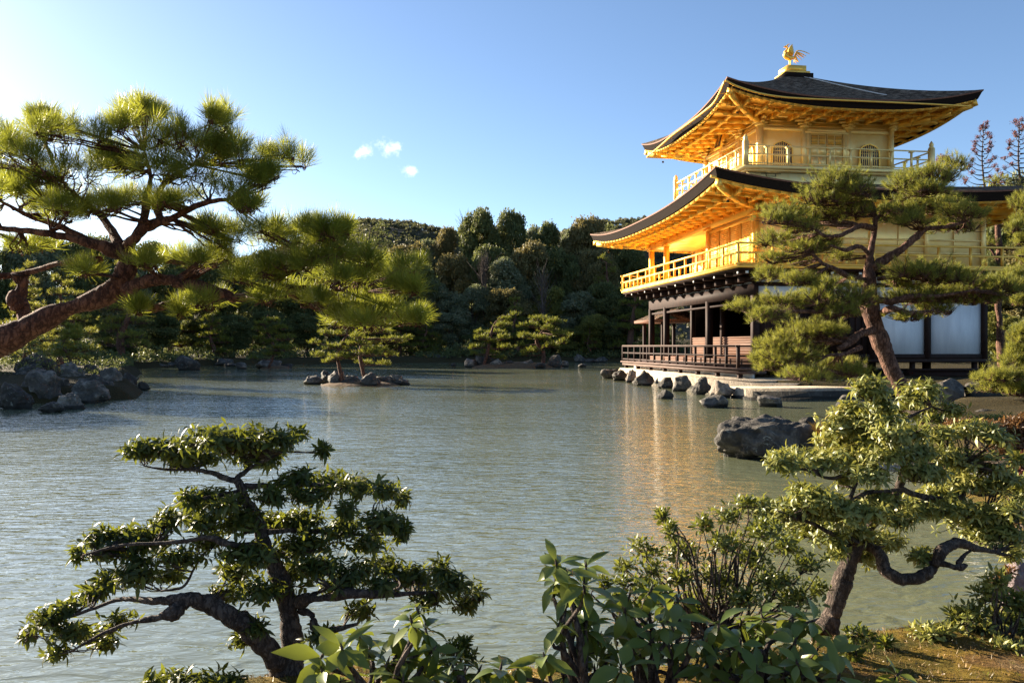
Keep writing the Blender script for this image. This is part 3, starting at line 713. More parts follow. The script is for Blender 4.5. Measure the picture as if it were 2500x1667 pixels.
# ---- ground storey: open timber frame
F1 = 1.14
mb = MB(); mb.box(-PX-.12, PX+.12, -QN-.12, QF+.12, F1-.12, F1)
mb.box(-PX-.12, -PX-.10, -QN-.1, QF, .80, F1-.12)
part(mb, 'veranda_floor', M['board'])
mb = MB(); mb.box(-5.90, -4.74, -7.46, 7.12, .80, .87); mb.box(-5.82, -4.74, -7.38, 7.05, .66, .76); mb.box(-4.72, -4.5, -7.30, 7, .87, .88)
dk = part(mb, 'deck', M['deck'])
for q in np.linspace(-7.2, 6.9, 8):
    m2 = MB(); m2.box(-5.72, -5.57, q-.075, q+.075, .40, .66); part(m2, 'deck_post', M['wood'], dk)
mb = MB(); mb.box(-PX, PX, -7.35, -QN-.14, 1.05, 1.13); mb.box(0.3, 4.6, -8.45, -7.5, .76, .83); mb.box(0.3, 4.5, -8.40, -7.7, .48, .76)
for p in (-4, -1.5, 1, 3.5): mb.box(p-.07, p+.07, -7.25, -7.1, .45, 1.05)
part(mb, 'side_steps', M['wood'])
rl1 = railing('deck_railing', [(-4.6, -7.36), (-5.78, -7.36), (-5.78, 7.05)], .87, (.10, .42, .76), 1.02, M['deck_dark'] if 'deck_dark' in M else M['wood'], .085, over=.1, rail_w=.065)
mb = MB(); mb.bar((-5.78, -7.45, 1.665), (-5.78, 7.1, 1.665), .075, .03); part(mb, 'hand_rail', M['deck'], rl1)
for q in (-6.2, -1.8, 3.6, 5.87):
    mb = MB(); mb.box(-PX-.12, -PX+.12, q-.12, q+.12, .87, 3.50); part(mb, 'pillar', M['wood'])
for p, q in ((-2.42, -1.8), (-2.42, 5.87), (-2.42, 2.0), (4.62, 5.87), (1.1, 5.87)):
    mb = MB(); mb.box(p-.11, p+.11, q-.11, q+.11, F1, 3.9); part(mb, 'pillar', M['wood'])
for p in (-2.3, 0.0, 2.25, 4.62):
    mb = MB(); mb.box(p-.11, p+.11, -QN-.11, -QN+.11, .50, 4.3); part(mb, 'pillar', M['wood'])
mb = MB(); mb.box(-PX-.10, -PX+.08, -QN-.12, QF+.12, 3.45, 3.92); mb.box(-PX-.05, -PX+.05, -QN, QF, 3.22, 3.30)
mb.box(-PX-.1, PX+.1, -QN-.10, -QN+.08, 3.86, 3.98); mb.box(-PX, PX, -QN-.08, -QN+.06, 3.28, 3.44); mb.box(-PX, PX, -QN-.09, -QN+.06, F1, F1+.20)
part(mb, 'tie_beam', M['wood'])
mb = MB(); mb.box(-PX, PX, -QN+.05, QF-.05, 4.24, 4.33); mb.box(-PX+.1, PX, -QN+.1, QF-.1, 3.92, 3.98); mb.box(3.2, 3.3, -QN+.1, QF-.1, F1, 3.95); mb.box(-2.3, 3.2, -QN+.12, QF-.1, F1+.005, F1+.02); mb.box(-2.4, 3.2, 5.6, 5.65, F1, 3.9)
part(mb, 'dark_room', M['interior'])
mb = MB(); mb.box(-2.48, -2.40, -QN+.1, QF, F1, 2.06)
for z in np.arange(F1+.05, 2.05, .115): mb.box(-2.51, -2.47, -QN+.1, QF, z, z+.06)
part(mb, 'low_board_wall', M['board'])
mb = MB()
mb.box(-PX+.10, -PX+.14, -QN, QF, 3.92, 4.24)
part(mb, 'plaster_band', M['plaster'])
for a, b in ((0.11, 2.14), (2.36, 4.51)):
    mb = MB(); mb.box(a, b, -QN-.01, -QN+.04, F1+.20, 3.28); part(mb, 'plaster_panel', M['plaster'])
for a, b in ((-4.5, -2.41), (-2.19, -.11), (0.11, 2.14), (2.36, 4.51)):
    mb = MB(); mb.box(a, b, -QN-.005, -QN+.04, 3.46, 3.84); mb.box(a, b, -QN-.005, -QN+.04, 4.0, 4.33); part(mb, 'frieze_panel', M['plaster'])
for a, b in ((-4.5, -2.41), (-2.19, -.11)):
    mb = MB(); mb.box(a, b, -QN+.0, -QN+.05, F1+.2, 3.28)
    for x in np.linspace(a, b, 9): mb.box(x-.03, x+.03, -QN-.03, -QN+.01, F1+.2, 3.28)
    part(mb, 'timber_door', M['wood'])
for jq, q in enumerate(np.arange(-7.0, 7.1, 1.08)):                # joists and bracket arms carrying the balcony, white painted ends
    mb = MB(); mb.box(-5.62, -PX, q-.07, q+.07, 4.20, 4.328); mb.box(-5.65, -5.62, q-.045, q+.045, 4.215, 4.29, 1 if jq % 2 == 0 else 0)
    part(mb, 'joist', [M['wood'], M['whitetip']], bal2)
for q in np.arange(-6.2, 6.3, 1.09):
    mb = MB(); mb.box(-5.25, -PX, q-.11, q+.11, 3.98, 4.19); mb.box(-5.0, -PX, q-.36, q+.36, 4.02, 4.18)
    part(mb, 'bracket', [M['wood'], M['whitetip']], bal2)
for p in np.arange(-5.4, 5.6, 1.08):
    mb = MB(); mb.box(p-.07, p+.07, -7.22, -QN, 4.20, 4.328); mb.box(p-.05, p+.05, -7.25, -7.22, 4.215, 4.30, 1)
    part(mb, 'joist', [M['wood'], M['whitetip']], bal2)
# roof and posts of the little fishing porch on the far side
mb = MB(); ze = 2.95
ze = 3.1; fr = [(-3.5, 8.6, ze), (-.6, 8.6, ze), (-.6, 12.6, ze), (-3.5, 12.6, ze)]; rg = [(-2.05, 8.8, ze+.6), (-2.05, 12.4, ze+.6)]
mb.add(fr+rg+[(a, b, c-.14) for a, b, c in fr], [(0, 4, 5, 3), (1, 2, 5, 4)], 0); mb.add(fr+[(a, b, c-.14) for a, b, c in fr], [(0, 1, 5, 4), (1, 2, 6, 5), (2, 3, 7, 6), (3, 0, 4, 7), (4, 5, 6, 7)], 1)
pr = part(mb, 'porch_roof', [M['thatch'], M['red_edge']])
for p, q in ((-3.0, 8.9), (-1.2, 8.9), (-3.0, 12.2), (-1.2, 12.2)):
    m2 = MB(); m2.box(p-.08, p+.08, q-.08, q+.08, -.3, ze-.1); part(m2, 'porch_post', M['wood'], pr)
m2 = MB(); m2.box(-3.3, -.9, 7.2, 12.5, .75, .87); part(m2, 'porch_floor', M['deck'], pr)

# ---- stone base
mb = MB(); mb.box(-6.14, 6.6, -9.42, 7.35, -.4, .42); mb.box(-5.92, 6.4, -8.9, 7.2, .42, .50)
part(mb, 'stone_base', M['slab'])
mb = MB(); mb.box(-5.2, -5.1, -7.2, 7, .50, .78); part(mb, 'foundation_plaster', M['plaster'])
SL = thing('stone_landing', 'long pale stone landing slab projecting into the pond below the pavilion', 'landing', loc2w(-1.5, -10.4, 0), TH)
mb = MB(); mb.box(-5.55, 4.6, -.88, .93, -.3, .34); mb.build('slab', M['slab'], SL, local=True); mb = MB(); mb.box(-5.535, 4.5, -.895, -.87, -.35, .27); mb.box(-5.60, 4.5, -.93, .90, -.35, .07); mb.build('dark_face', M['slab_side'], SL, local=True)  # front face and lower course get a darker stone than the top

# ---- phoenix, bells, name board
PH = thing('phoenix_statue', 'gilded bird statue with raised wings standing on the roof top pedestal', 'statue', loc2w(-0.12, 0, 14.06), TH)
mb = MB()
body = spline([(.30, 0, .50), (.16, 0, .47), (0, 0, .46), (-.14, 0, .50), (-.21, 0, .60), (-.20, 0, .72), (-.13, 0, .82), (-.12, 0, .90), (-.17, 0, .945), (-.24, 0, .945), (-.31, 0, .92)], 34)
rad = np.interp(np.linspace(0, 1, 34), [0, .1, .22, .36, .46, .58, .68, .76, .84, .9, 1], [.015, .07, .115, .125, .09, .052, .038, .045, .06, .03, .004])
mb.tubes(body, rad, 10)
for s in (-1, 1):
    mb.tubes(spline([(.0, s*.05, .42), (.015, s*.05, .26), (0, s*.05, .13), (0, s*.05, .0)], 8), [.042, .03, .022, .02, .02, .02, .022, .03], 6)
    for a in (-.6, 0, .6): mb.tubes([(0, s*.05, .015), (-.08*math.cos(a), s*.05+.08*math.sin(a), .008)], [.016, .008], 4)
bd = mb.build('body', M['gold'], PH, smooth=True, local=True)
mb = MB()
for t, l, h in ((0, .10, .07), (1, .09, .085), (2, .07, .10)): mb.tubes(spline([(-.15+.02*t, 0, .98), (-.11+.03*t, 0, .98+h), (-.05+.04*t, 0, .97+h*.9)], 6), np.linspace(.016, .004, 6), 4)
mb.build('crest', M['gold'], bd, local=True)
for s in (-1, 1):
    mb = MB()
    for i in range(9):
        t = i/8; a = np.array([-.13+.20*t, s*.08, .55-.02*t]); e = np.array([.03+.10*t, s*(.20-.05*t), 1.02-.34*t**1.3]); c = (a+e)/2+[-.075+.05*t, s*.05, .0]
        P = spline([a, c, e], 8); mb.tubes(P, np.array([.025, .034, .036, .034, .030, .026, .018, .004]), 6)
    mb.build('wing', M['gold'], PH, smooth=True, local=True)
mb = MB()
for i in range(13):
    t = i/12; sd = (-1)**i*.025*(1+i % 3)
    e = np.array([.98-.74*t**.9, sd*1.5, .70-.46*min(1, t*1.25)]); c1 = np.array([.36-.10*t, sd, .80-.36*t]); c2 = np.array([.66-.44*t, sd*1.3, .80-.44*min(1, t*1.2)])
    mb.tubes(spline([(.20, 0, .50), c1, c2, e], 12), np.array([.02, .022, .022, .021, .020, .019, .019, .019, .018, .016, .012, .004]), 5)
mb.build('tail', M['gold'], PH, smooth=True, local=True)

def bell(px, py, Y, label):
    c = at(px, py, Y); b = thing('wind_bell', label, 'bell', c, 0, 'bronze bells hung under the roof corners')
    m = MB(); m.tubes([(0, 0, .10), (0, 0, .11), (0, 0, .06), (0, 0, -.04), (0, 0, -.12), (0, 0, -.13)], [.012, .05, .07, .08, .10, .085], 10); m.build('bell', M['bronze'], b, smooth=True, local=True)
    m = MB(); m.tubes([(0, 0, .10), (0, 0, .34)], [.010, .010], 4); m.build('hanger', M['bronze'], b, local=True)
    m = MB(); m.tubes([(0, 0, -.08), (0, 0, -.17)], [.008, .008], 4); m.box(-.05, .05, -.004, .004, -.24, -.16); m.build('clapper', M['bronze'], b, local=True)
bell(1800.8, 262, 32.3, 'bronze bell hung under the nearest corner of the upper roof')
bell(1618.6, 386, 41.0, 'bronze bell hung under the far left corner of the upper roof')
bell(1777, 477, 28.6, 'bronze bell hung under the nearest corner of the lower roof')
bell(1485, 606, 43.4, 'bronze bell hung under the far left tip of the lower roof')

NB = thing('name_board', 'black framed name board hung under the left eaves of the top storey', 'sign', loc2w(-3.42, 0, 10.72), TH)
NB.rotation_euler = (0, math.radians(16), TH)
m = MB(); m.box(-.03, .03, -.30, .30, -.34, .34); nbp = m.build('board', M['lacquer'], NB, local=True)
m = MB()
for a in ((-.045, .045, -.36, .36, .34, .40), (-.045, .045, -.36, .36, -.40, -.34), (-.045, .045, -.36, -.30, -.34, .34), (-.045, .045, .30, .36, -.34, .34)): m.box(*a)
m.build('frame', M['gold'], NB, local=True)
for i, ch in enumerate('\u7a76\u7adf\u9802'):
    cu = bpy.data.curves.new('characters', 'FONT'); cu.body = ch; cu.size = .21; cu.extrude = .004; cu.align_x = 'CENTER'; cu.align_y = 'CENTER'
    to = bpy.data.objects.new('characters', cu); COL.objects.link(to)
    me = bpy.data.meshes.new_from_object(to.evaluated_get(bpy.context.evaluated_depsgraph_get()))
    bpy.data.objects.remove(to); mo = bpy.data.objects.new('characters', me); COL.objects.link(mo)
    me.materials.clear(); me.materials.append(M['gold'])
    mo.parent = nbp; mo.location = (-.034, 0, .205-.205*i); mo.rotation_euler = (math.pi/2, 0, -math.pi/2)
# ------------------------------------------------------------------ foliage templates
def needle_tuft(n, seed, spread=(0.25, 1.15), wid=0.016, back=0.35):
    """brush of needles round a shoot along +z, unit length"""
    r = np.random.default_rng(seed); v = []; f = []
    for i in range(n):
        t = i/n; a = i*2.39996+r.uniform(-.3, .3); z0 = -back*(t)+0.05; th = spread[0]+(spread[1]-spread[0])*t+r.uniform(-.12, .12)
        L = r.uniform(.72, 1.0)*(1-.15*t)
        d = np.array([math.sin(th)*math.cos(a), math.sin(th)*math.sin(a), math.cos(th)]); s = np.cross(d, r.normal(size=3)); s /= np.linalg.norm(s)
        b = np.array([0, 0, z0]); k = len(v)
        bend = np.array([0, 0, .06*L])
        v += [b-s*wid*.6, b+s*wid*.6, b+d*L*.6+s*wid-bend*.0, b+d*L*.6-s*wid, b+d*L+bend]
        f += [(k, k+1, k+2, k+3), (k+3, k+2, k+4, k+4)]
    return np.array(v), np.array([q for q in f])
def tri_tuft(n, seed, spread=(0.2, 1.2), wid=0.02, back=0.35):
    r = np.random.default_rng(seed); v = []; f = []
    for i in range(n):
        t = i/n; a = i*2.39996+r.uniform(-.3, .3); th = spread[0]+(spread[1]-spread[0])*t+r.uniform(-.15, .15); L = r.uniform(.7, 1.0)
        d = np.array([math.sin(th)*math.cos(a), math.sin(th)*math.sin(a), math.cos(th)]); s = np.cross(d, r.normal(size=3)); s /= np.linalg.norm(s)
        b = np.array([0, 0, -back*t]); k = len(v); v += [b-s*wid, b+s*wid, b+d*L]; f.append((k, k+1, k+2))
    return np.array(v), np.array(f)
def leaf_shape(L, W, droop, fold=.18, rows=3):
    """leaf along +x with its upper face towards +z; a row of three points per station"""
    v = [(0, 0, 0)]; f = []
    prof = {3: (.62, 1.0, .62), 4: (.5, .95, 1.0, .58), 2: (.9, .75)}[rows]
    for i, w in enumerate(prof):
        t = (i+1)/(rows+1); x = L*t; z = -droop*L*t*t
        v += [(x, -W*w/2, z+fold*W*w/2), (x, 0, z), (x, W*w/2, z+fold*W*w/2)]
    v.append((L, 0, -droop*L))
    f += [(0, 1, 2, 2), (0, 2, 3, 3)]
    for i in range(rows-1):
        k = 1+3*i; f += [(k, k+3, k+4, k+1), (k+1, k+4, k+5, k+2)]
    k = 1+3*(rows-1); e = len(v)-1; f += [(k, e, k+1, k+1), (k+1, e, k+2, k+2)]
    return np.array(v, float), f
def rosette(n, seed, elev=(0.9, -0.35), W=.30, droop=.25, rows=3, jitter=.25, stem=.12):
    r = np.random.default_rng(seed); V = []; F = []; k = 0
    for i in range(n):
        t = i/max(1, n-1); a = i*2.39996+r.uniform(-.3, .3); e = elev[0]+(elev[1]-elev[0])*t+r.uniform(-jitter, jitter); L = r.uniform(.5, 1.12)*(.75+.25*math.sin(math.pi*min(1, t+.25)))
        v, f = leaf_shape(L, W*r.uniform(.72, 1.2), droop*r.uniform(.3, 1.6), fold=r.uniform(.08, .45), rows=rows)
        roll = r.uniform(-.4, .4); cr, sr = math.cos(roll), math.sin(roll); v = v @ np.array([[1, 0, 0], [0, cr, sr], [0, -sr, cr]])
        v = v+np.array([stem*.4, 0, 0]); ce, se = math.cos(e), math.sin(e)
        v = v @ np.array([[ce, 0, se], [0, 1, 0], [-se, 0, ce]])
        ca, sa = math.cos(a), math.sin(a); v = v @ np.array([[ca, sa, 0], [-sa, ca, 0], [0, 0, 1]])
        v[:, 2] -= stem*t
        V.append(v); F += [[q+k for q in ff] for ff in f]; k += len(v)
    return np.concatenate(V), np.array(F)
def clean(tf):
    """split off the degenerate quads as triangles"""
    deg = tf[:, 2] == tf[:, 3] if tf.shape[1] == 4 else np.zeros(len(tf), bool)
    return tf[~deg], tf[deg][:, :3]
def scat(mb, tpl, pos, rot, sc, mi=0):
    tv, tf = tpl
    if tf.shape[1] == 3: return mb.scatter(tv, tf, pos, rot, sc, mi)
    q, t = clean(tf); pos = np.asarray(pos); n, k = len(pos), len(tv)
    if n == 0: return mb
    sc = np.asarray(sc, float).reshape(n, 1, 1)
    v = np.einsum('nij,nkj->nki', rot, tv[None]*sc) + pos[:, None, :]
    base = mb.n; mb.v.append(v.reshape(-1, 3)); mb.n += n*k
    for ff in (q, t):
        if len(ff): mb.f.append((ff[None]+np.arange(n)[:, None, None]*k).reshape(-1, ff.shape[1])+base); mb.m.append(np.full(n*len(ff), mi))
    return mb
T_HERO = [needle_tuft(36, s, (0.12, 1.2), .0095) for s in (1, 2, 3)]
T_NEAR = [tri_tuft(26, s, (0.1, 1.35), .022) for s in (4, 5, 6)]
T_FAR = [tri_tuft(13, s, (0.1, 1.35), .05) for s in (7, 8)]
T_PIERIS = [rosette(n, s, (0.75, -1.0), .31, .40, 3, .35, .2) for n, s in ((8, 11), (10, 12), (6, 13), (9, 14), (7, 15), (11, 16))]
T_SHRUB = [rosette(7, s, (1.1, -0.1), .36, .15, 2, stem=.5) for s in (21, 22, 23)]
T_RHODO = [rosette(n, s, (0.60, -1.0), .36, .42, 4, .25, .12) for n, s in ((9, 31), (10, 32), (11, 33), (9, 34))]

def tube_path(pts, radii, n, sides, rng, wob=0.0, knots=0.0):
    P = spline(pts, n); R = np.interp(np.linspace(0, 1, n), np.linspace(0, 1, len(radii)), radii)
    if wob: P = P+np.cumsum(rng.normal(size=P.shape)*wob, 0)*0.3*(R[:, None]/R.max()) if False else P+rng.normal(size=P.shape)*wob*R[:, None]
    if knots: R = R*(1+knots*np.convolve(rng.normal(size=n+12), np.hanning(13)/np.hanning(13).sum(), 'valid')*1.5)
    return P, R

class Tree:
    def __init__(s, name, label, cat, base, seed, bark, leaf, tpl, size, group=None):
        s.root = thing(name, label, cat, base, 0, group); s.rng = np.random.default_rng(seed)
        s.bark, s.leaf, s.tpl, s.size = bark, leaf, tpl, size; s.skel = []; s.cones = []
    def limb(s, pts, radii, name='branch', n=None, sides=10, wob=.10, knots=.25, label=None):
        pts = np.asarray(pts, float); n = n or max(10, 5*len(pts))
        P, R = tube_path(pts, radii, n, sides, s.rng, wob, knots)
        s.skel.append(np.concatenate([P, R[:, None]], 1))
        return MB().tubes(P, R, sides).build(name, s.bark, s.root, smooth=True, label=label)
    def nearest(s, c, below=True):
        K = np.concatenate(s.skel); d = np.linalg.norm((K[:, :3]-c)*[1, .6, 2.2], axis=1)+np.where(K[:, 2] > c[2]+.02, .25*np.abs(K[:, 2]-c[2]), 0)
        return K[np.argmin(d)]
    def pads(s, specs, dens, up=0.9, flat=0.0, twig_r=.006, k_div=8, leafname='foliage_pad', shell=.55, link=True, lean=(0, 0, 0), tw_sides=3, maxn=4000):
        """specs: (centre, (rx, ry, rz)); each pad gets its leaf mesh and its twigs"""
        for c, rad in specs:
            c = np.asarray(c, float); rad = np.asarray(rad, float); rng = s.rng
            n = int(min(maxn, max(16, dens*(rad[0]*rad[1]*3.14+rad[0]*rad[2]*3)/s.size**2)))
            d = unit(rng.normal(size=(n*2, 3))); d = d[d[:, 2] > -0.55][:n]; n = len(d)
            rr = (shell+(1-shell)*rng.random((n, 1)))**1.0; loc = d*rr; pos = c+loc*rad*(1+.20*rng.normal(size=(n, 1)))
            pos += np.array([0, 0, 1])*(vnoise(pos[:, 0]*7+100, pos[:, 1]*7+pos[:, 2]*5+100, 1.0, int(rng.integers(1e6)))*rad[2]*.9)[:, None]
            ax = unit(np.array([0, 0, up])+loc*np.array([1, 1, .6])*(1.1-flat)+rng.normal(size=(n, 3))*.28+np.array(lean))
            mb = MB(); which = rng.integers(len(s.tpl), size=n); sc = s.size*rng.uniform(.75, 1.15, n)
            for i, tp in enumerate(s.tpl):
                m = which == i
                if m.any(): scat(mb, tp, pos[m], frames(ax[m], rng), sc[m])
            mb.build(leafname, s.leaf, s.root)
            if not link: continue
            tw = MB(); k = max(2, n//k_div); att = s.nearest(c-np.array([0, 0, rad[2]*.3]))
            sub = c+unit(rng.normal(size=(k, 3)))*rad*np.array([.75, .75, .35])*rng.random((k, 1))**.4-np.array([0, 0, rad[2]*.45])
            a = att[:3]; r0 = min(att[3]*.6, twig_r*3.0)
            mid = (a+c)/2; tt = np.linspace(0, 1, 7)[None, :, None]
            ctl = a*.45+sub*.55+rng.normal(size=sub.shape)*.08*np.linalg.norm(rad)-np.array([0, 0, .10*rad[2]])
            P = a*(1-tt)**2+2*ctl[:, None, :]*tt*(1-tt)+sub[:, None, :]*tt**2
            P[:, 1:-1] += rng.normal(size=P[:, 1:-1].shape)*.02*np.linalg.norm(rad)
            R = np.linspace(r0, twig_r*1.1, 7)[None]*rng.uniform(.6, 1.0, (k, 1)); tw.tubes(P, R, 5 if tw_sides > 3 else 4)
            j = np.argmin(((pos[:, None, :]-sub[None])**2).sum(-1), 1) if n*k < 3e6 else rng.integers(k, size=n)
            s0 = sub[j]; base = pos-ax*s.size*.30; t2 = np.linspace(0, 1, 4)[None, :, None]; ctl = base-ax*s.size*.5*1.0+(s0-base)*.25
            P = s0[:, None, :]*(1-t2)**2+2*ctl[:, None, :]*t2*(1-t2)+base[:, None, :]*t2**2
            tw.tubes(P, np.tile(np.linspace(twig_r, twig_r*.45, 4), (n, 1)), tw_sides)
            tw.build('twigs', s.bark, s.root, smooth=True)
            s.last = pos

def crop(ox, oy, k):           # point picker for an enlarged part of the photograph
    return lambda x, y, Y: at(ox+x*k, oy+y*k, Y)
Z2 = crop(1400, 400, .4677); Z3 = crop(0, 200, .5102); Z4 = crop(0, 980, .5315); Z5 = crop(1250, 880, .5315); Z6 = crop(550, 480, .4464)
def padlist(Z, k, Yd, rows, rng, dj, ry_f=.9, rz_f=1.0, shift=None):
    out = []
    for i, (x, y, rx, ry) in enumerate(rows):
        Y = Yd+rng.uniform(-dj, dj) if shift is None else Yd+shift(x, y)+rng.uniform(-dj, dj)
        m = k*Y/FPX; out.append((Z(x, y, Y), (rx*m, max(rx*m*ry_f, ry*m), ry*m*rz_f)))
    return out

# ------------------------------------------------------------------ rocks
def rock_mesh(seed, cuts=16, sub=4, rough=.10):
    import bmesh
    bm = bmesh.new(); bmesh.ops.create_icosphere(bm, subdivisions=sub, radius=1.0)
    V = np.array([v.co[:] for v in bm.verts]); F = np.array([[v.index for v in f.verts] for f in bm.faces]); bm.free()
    r = np.random.default_rng(seed); N = unit(r.normal(size=(cuts, 3)))
    for nrm in N:
        dd = r.uniform(.52, .88); over = np.maximum(V@nrm-dd, 0); V = V-over[:, None]*nrm*.92
    nz = np.array([mnoise.fractal(Vector(v*1.7+seed*3.1), 1.0, 2.0, 5) + .30*(1-abs(mnoise.noise(Vector(v*[2.6, 2.6, 1.3]+seed))))**4 + .22*mnoise.noise(Vector(v*[7, 7, 4]+seed)) for v in V])
    V = V*(1+rough*nz[:, None]*1.3)
    V /= np.abs(V).max(0)
    return V, F
ROCKS = {}
def rock(label, px, y_water, w, h, Y=None, mat='rock', seed=0, group=None, name='rock', dep=.8, z0=0.0, tilt=0.0, sub=4, cuts=16, cat='rock', rough=.10):
    """boulder whose foot is seen at (px, y_water) on a surface at height z0"""
    if Y is None: Y = (EYE-z0)*FPX/(y_water-HOR)
    m = Y/FPX; key = (seed, sub, cuts, rough)
    if key not in ROCKS: ROCKS[key] = rock_mesh(seed, cuts, sub, rough)
    V, F = ROCKS[key]; V = V.copy()
    ct, st = math.cos(tilt), math.sin(tilt); V = V @ np.array([[ct, 0, st], [0, 1, 0], [-st, 0, ct]])
    V = V*[w*m/2, w*m/2*dep, h*m*.70]; c = at(px, y_water, Y); c = np.array([c[0], Y+w*m/2*dep*.8, z0])
    V[:, 2] += h*m*.32
    o = MB().add(V, F).build(name, M[mat], smooth=False, local=True)
    o.location = [float(q) for q in c]; o.data.polygons.foreach_set('use_smooth', np.ones(len(F), bool))
    return tag(o, label, cat, group)

rng0 = np.random.default_rng(5)
# boulders in front of the pavilion's stone base
for i, (x, y, w, h, mt) in enumerate(((1492, 925, 50, 28, 'rock_dark'), (1520, 930, 50, 26, 'rock_dark'), (1543, 934, 30, 32, 'rock_warm'), (1572, 942, 52, 38, 'rock'), (1627, 948, 44, 28, 'rock_dark'),
        (1668, 956, 58, 38, 'rock'), (1716, 964, 46, 46, 'rock_dark'), (1764, 972, 70, 44, 'rock_warm'))):
    lab = ('grey boulder leftmost in the row at the foot of the stone base', 'low grey boulder second from left at the stone base', 'slim tan boulder standing between grey ones at the stone base', 'leaning streaked boulder left of the first bare stretch of stone base',
           'small upright boulder between two bare stretches of stone base', 'broad dark boulder near the middle of the stone base', 'tall dark leaning boulder against the stone base', 'tan boulder at the corner where landing and stone base meet')[i]
    rock(lab, x, y, w, h, None, mt, 40+i, 'boulders along the pavilion base', sub=4, cuts=9, tilt=(.3, -.2, .1, -.35, .15, .3, -.3, .2)[i], rough=.2)
rock('small dark boulder alone in the water before the pavilion', 1630, 974, 48, 23, None, 'rock_dark', 60, 'boulders standing in the water')
rock('pale topped boulder in the water off the landing corner', 1750, 996, 74, 34, None, 'rock', 61, 'boulders standing in the water')
rock('flat topped boulder in the water before the landing slab', 1888, 994, 72, 34, None, 'rock', 62, 'boulders standing in the water')
rock('dark boulder in the water under the leaning pine', 2074, 990, 58, 34, None, 'rock_dark', 63, 'boulders standing in the water')
rock('large jagged dark rock rising from the pond left of the pale leaved tree', 1890, 1126, 275, 122, None, 'rock_dark', 164, dep=.6, sub=5, cuts=9, tilt=-.06, rough=.22)
rock('low tail end of the large dark rock behind dry grass', 1985, 1104, 130, 108, 12.6, 'rock_dark', 165, dep=.7, sub=4, cuts=9, rough=.22)
rock('big pale grey boulder on the right bank behind the pine trunk', 2335, 992, 110, 66, None, 'rock', 66, 'boulders of the right bank', sub=4, z0=.25)
rock('rounded dark boulder beside the big pale one on the right bank', 2275, 990, 70, 56, None, 'rock_dark', 67, 'boulders of the right bank', z0=.25)
rock('dark boulder under the bright pine at the right edge', 2420, 992, 90, 64, None, 'rock_dark', 68, 'boulders of the right bank', z0=.25)
rock('broad dark bank rock at the right edge below the bright pine', 2430, 1062, 170, 66, 15.2, 'rock_dark', 69, 'boulders of the right bank', z0=.05)
rock('small dark boulder at the pine foot on the right bank', 2180, 1040, 60, 26, 14.2, 'rock_dark', 70, 'boulders of the right bank')
rock('white sunlit stone on the right bank among rust coloured shrubs', 2410, 1160, 78, 74, 9.0, 'rock_white', 71, sub=4, z0=.12)
rock('tall purplish rock at the right edge beside yellow leaves', 2500, 1502, 120, 118, 4.75, 'rock_purple', 72, z0=.15, sub=5)
rock('mossy rust coloured rock at the near water edge', 1345, 1640, 165, 78, 3.7, 'rock_moss', 73, z0=.02, sub=5)
# left bank
LB = [(85, 985, 118, 92, 'rock', 'tall pale faced boulder at the left shore'), (165, 955, 92, 78, 'rock', 'grey domed boulder behind the tall pale faced one'), (150, 1000, 90, 40, 'rock', 'low boulder at the water foot of the tall pale faced one'),
      (190, 985, 120, 60, 'rock', 'wide grey boulder in the middle of the left shore'), (262, 962, 62, 66, 'rock', 'upright grey boulder right of the wide one'), (305, 953, 46, 44, 'rock_dark', 'rounded boulder second from the right tip of the left shore'),
      (344, 953, 38, 24, 'rock_dark', 'small black boulder at the right tip of the left shore'), (276, 964, 76, 20, 'rock', 'flat pale rock lying in the water at the left shore'), (20, 1000, 90, 70, 'rock_dark', 'dark boulder at the left edge of the picture'), (70, 900, 120, 60, 'rock_dark', 'shaded boulder on the bank behind the left shore rocks'),
      (125, 978, 90, 70, 'rock_dark', 'dark boulder wedged between the tall pale faced one and the grey domed one'), (228, 975, 80, 62, 'rock_dark', 'dark block between the wide and the upright boulder'), (50, 950, 100, 74, 'rock_dark', 'dark boulder behind the left side of the tall pale faced one'), (205, 940, 80, 50, 'rock_dark', 'low shaded boulder at the back of the left shore pile'), (110, 1008, 70, 26, 'rock_dark', 'small wet stone at the foot of the tall pale faced boulder')]
for i, (x, y, w, h, mt, lab) in enumerate(LB): rock(lab, x, y, w, h, 34 if i == 9 else None, mt, 80+i, 'boulders of the left shore', z0=.5 if i == 9 else 0, rough=.2, sub=5, cuts=10)
# far shore and islets
FR = [(450, 904, 66, 40, 'rock_dark', 'standing dark boulder on the shaded far left shore'), (586, 901, 30, 20, 'rock', 'small grey boulder left of the domed islet rock'), (646, 900, 74, 24, 'rock', 'domed pale rock under the small leaning islet pine'),
      (700, 899, 34, 14, 'rock_dark', 'low dark rock right of the domed islet rock'), (1020, 884, 46, 18, 'rock', 'left half of the pale rock pair on the far shore'), (1058, 884, 46, 20, 'rock', 'right half of the pale rock pair on the far shore'), (1107, 895, 14, 9, 'rock_dark', 'tiny dark stone in the open water left of the pine islet'), (1424, 896, 24, 8, 'rock_dark', 'flat dark stone in the water right of the pine islet'),
      (760, 880, 60, 16, 'rock_dark', 'low shaded rock behind the little tree islet'), (540, 893, 50, 18, 'rock_dark', 'shaded rock at the far left shore edge')]
for i, (x, y, w, h, mt, lab) in enumerate(FR): rock(lab, x, y, w, h, min(86, EYE*FPX/(y-HOR)), mt, 100+i, 'rocks along the far shore', sub=3, rough=.13)
re_ = np.random.default_rng(17)
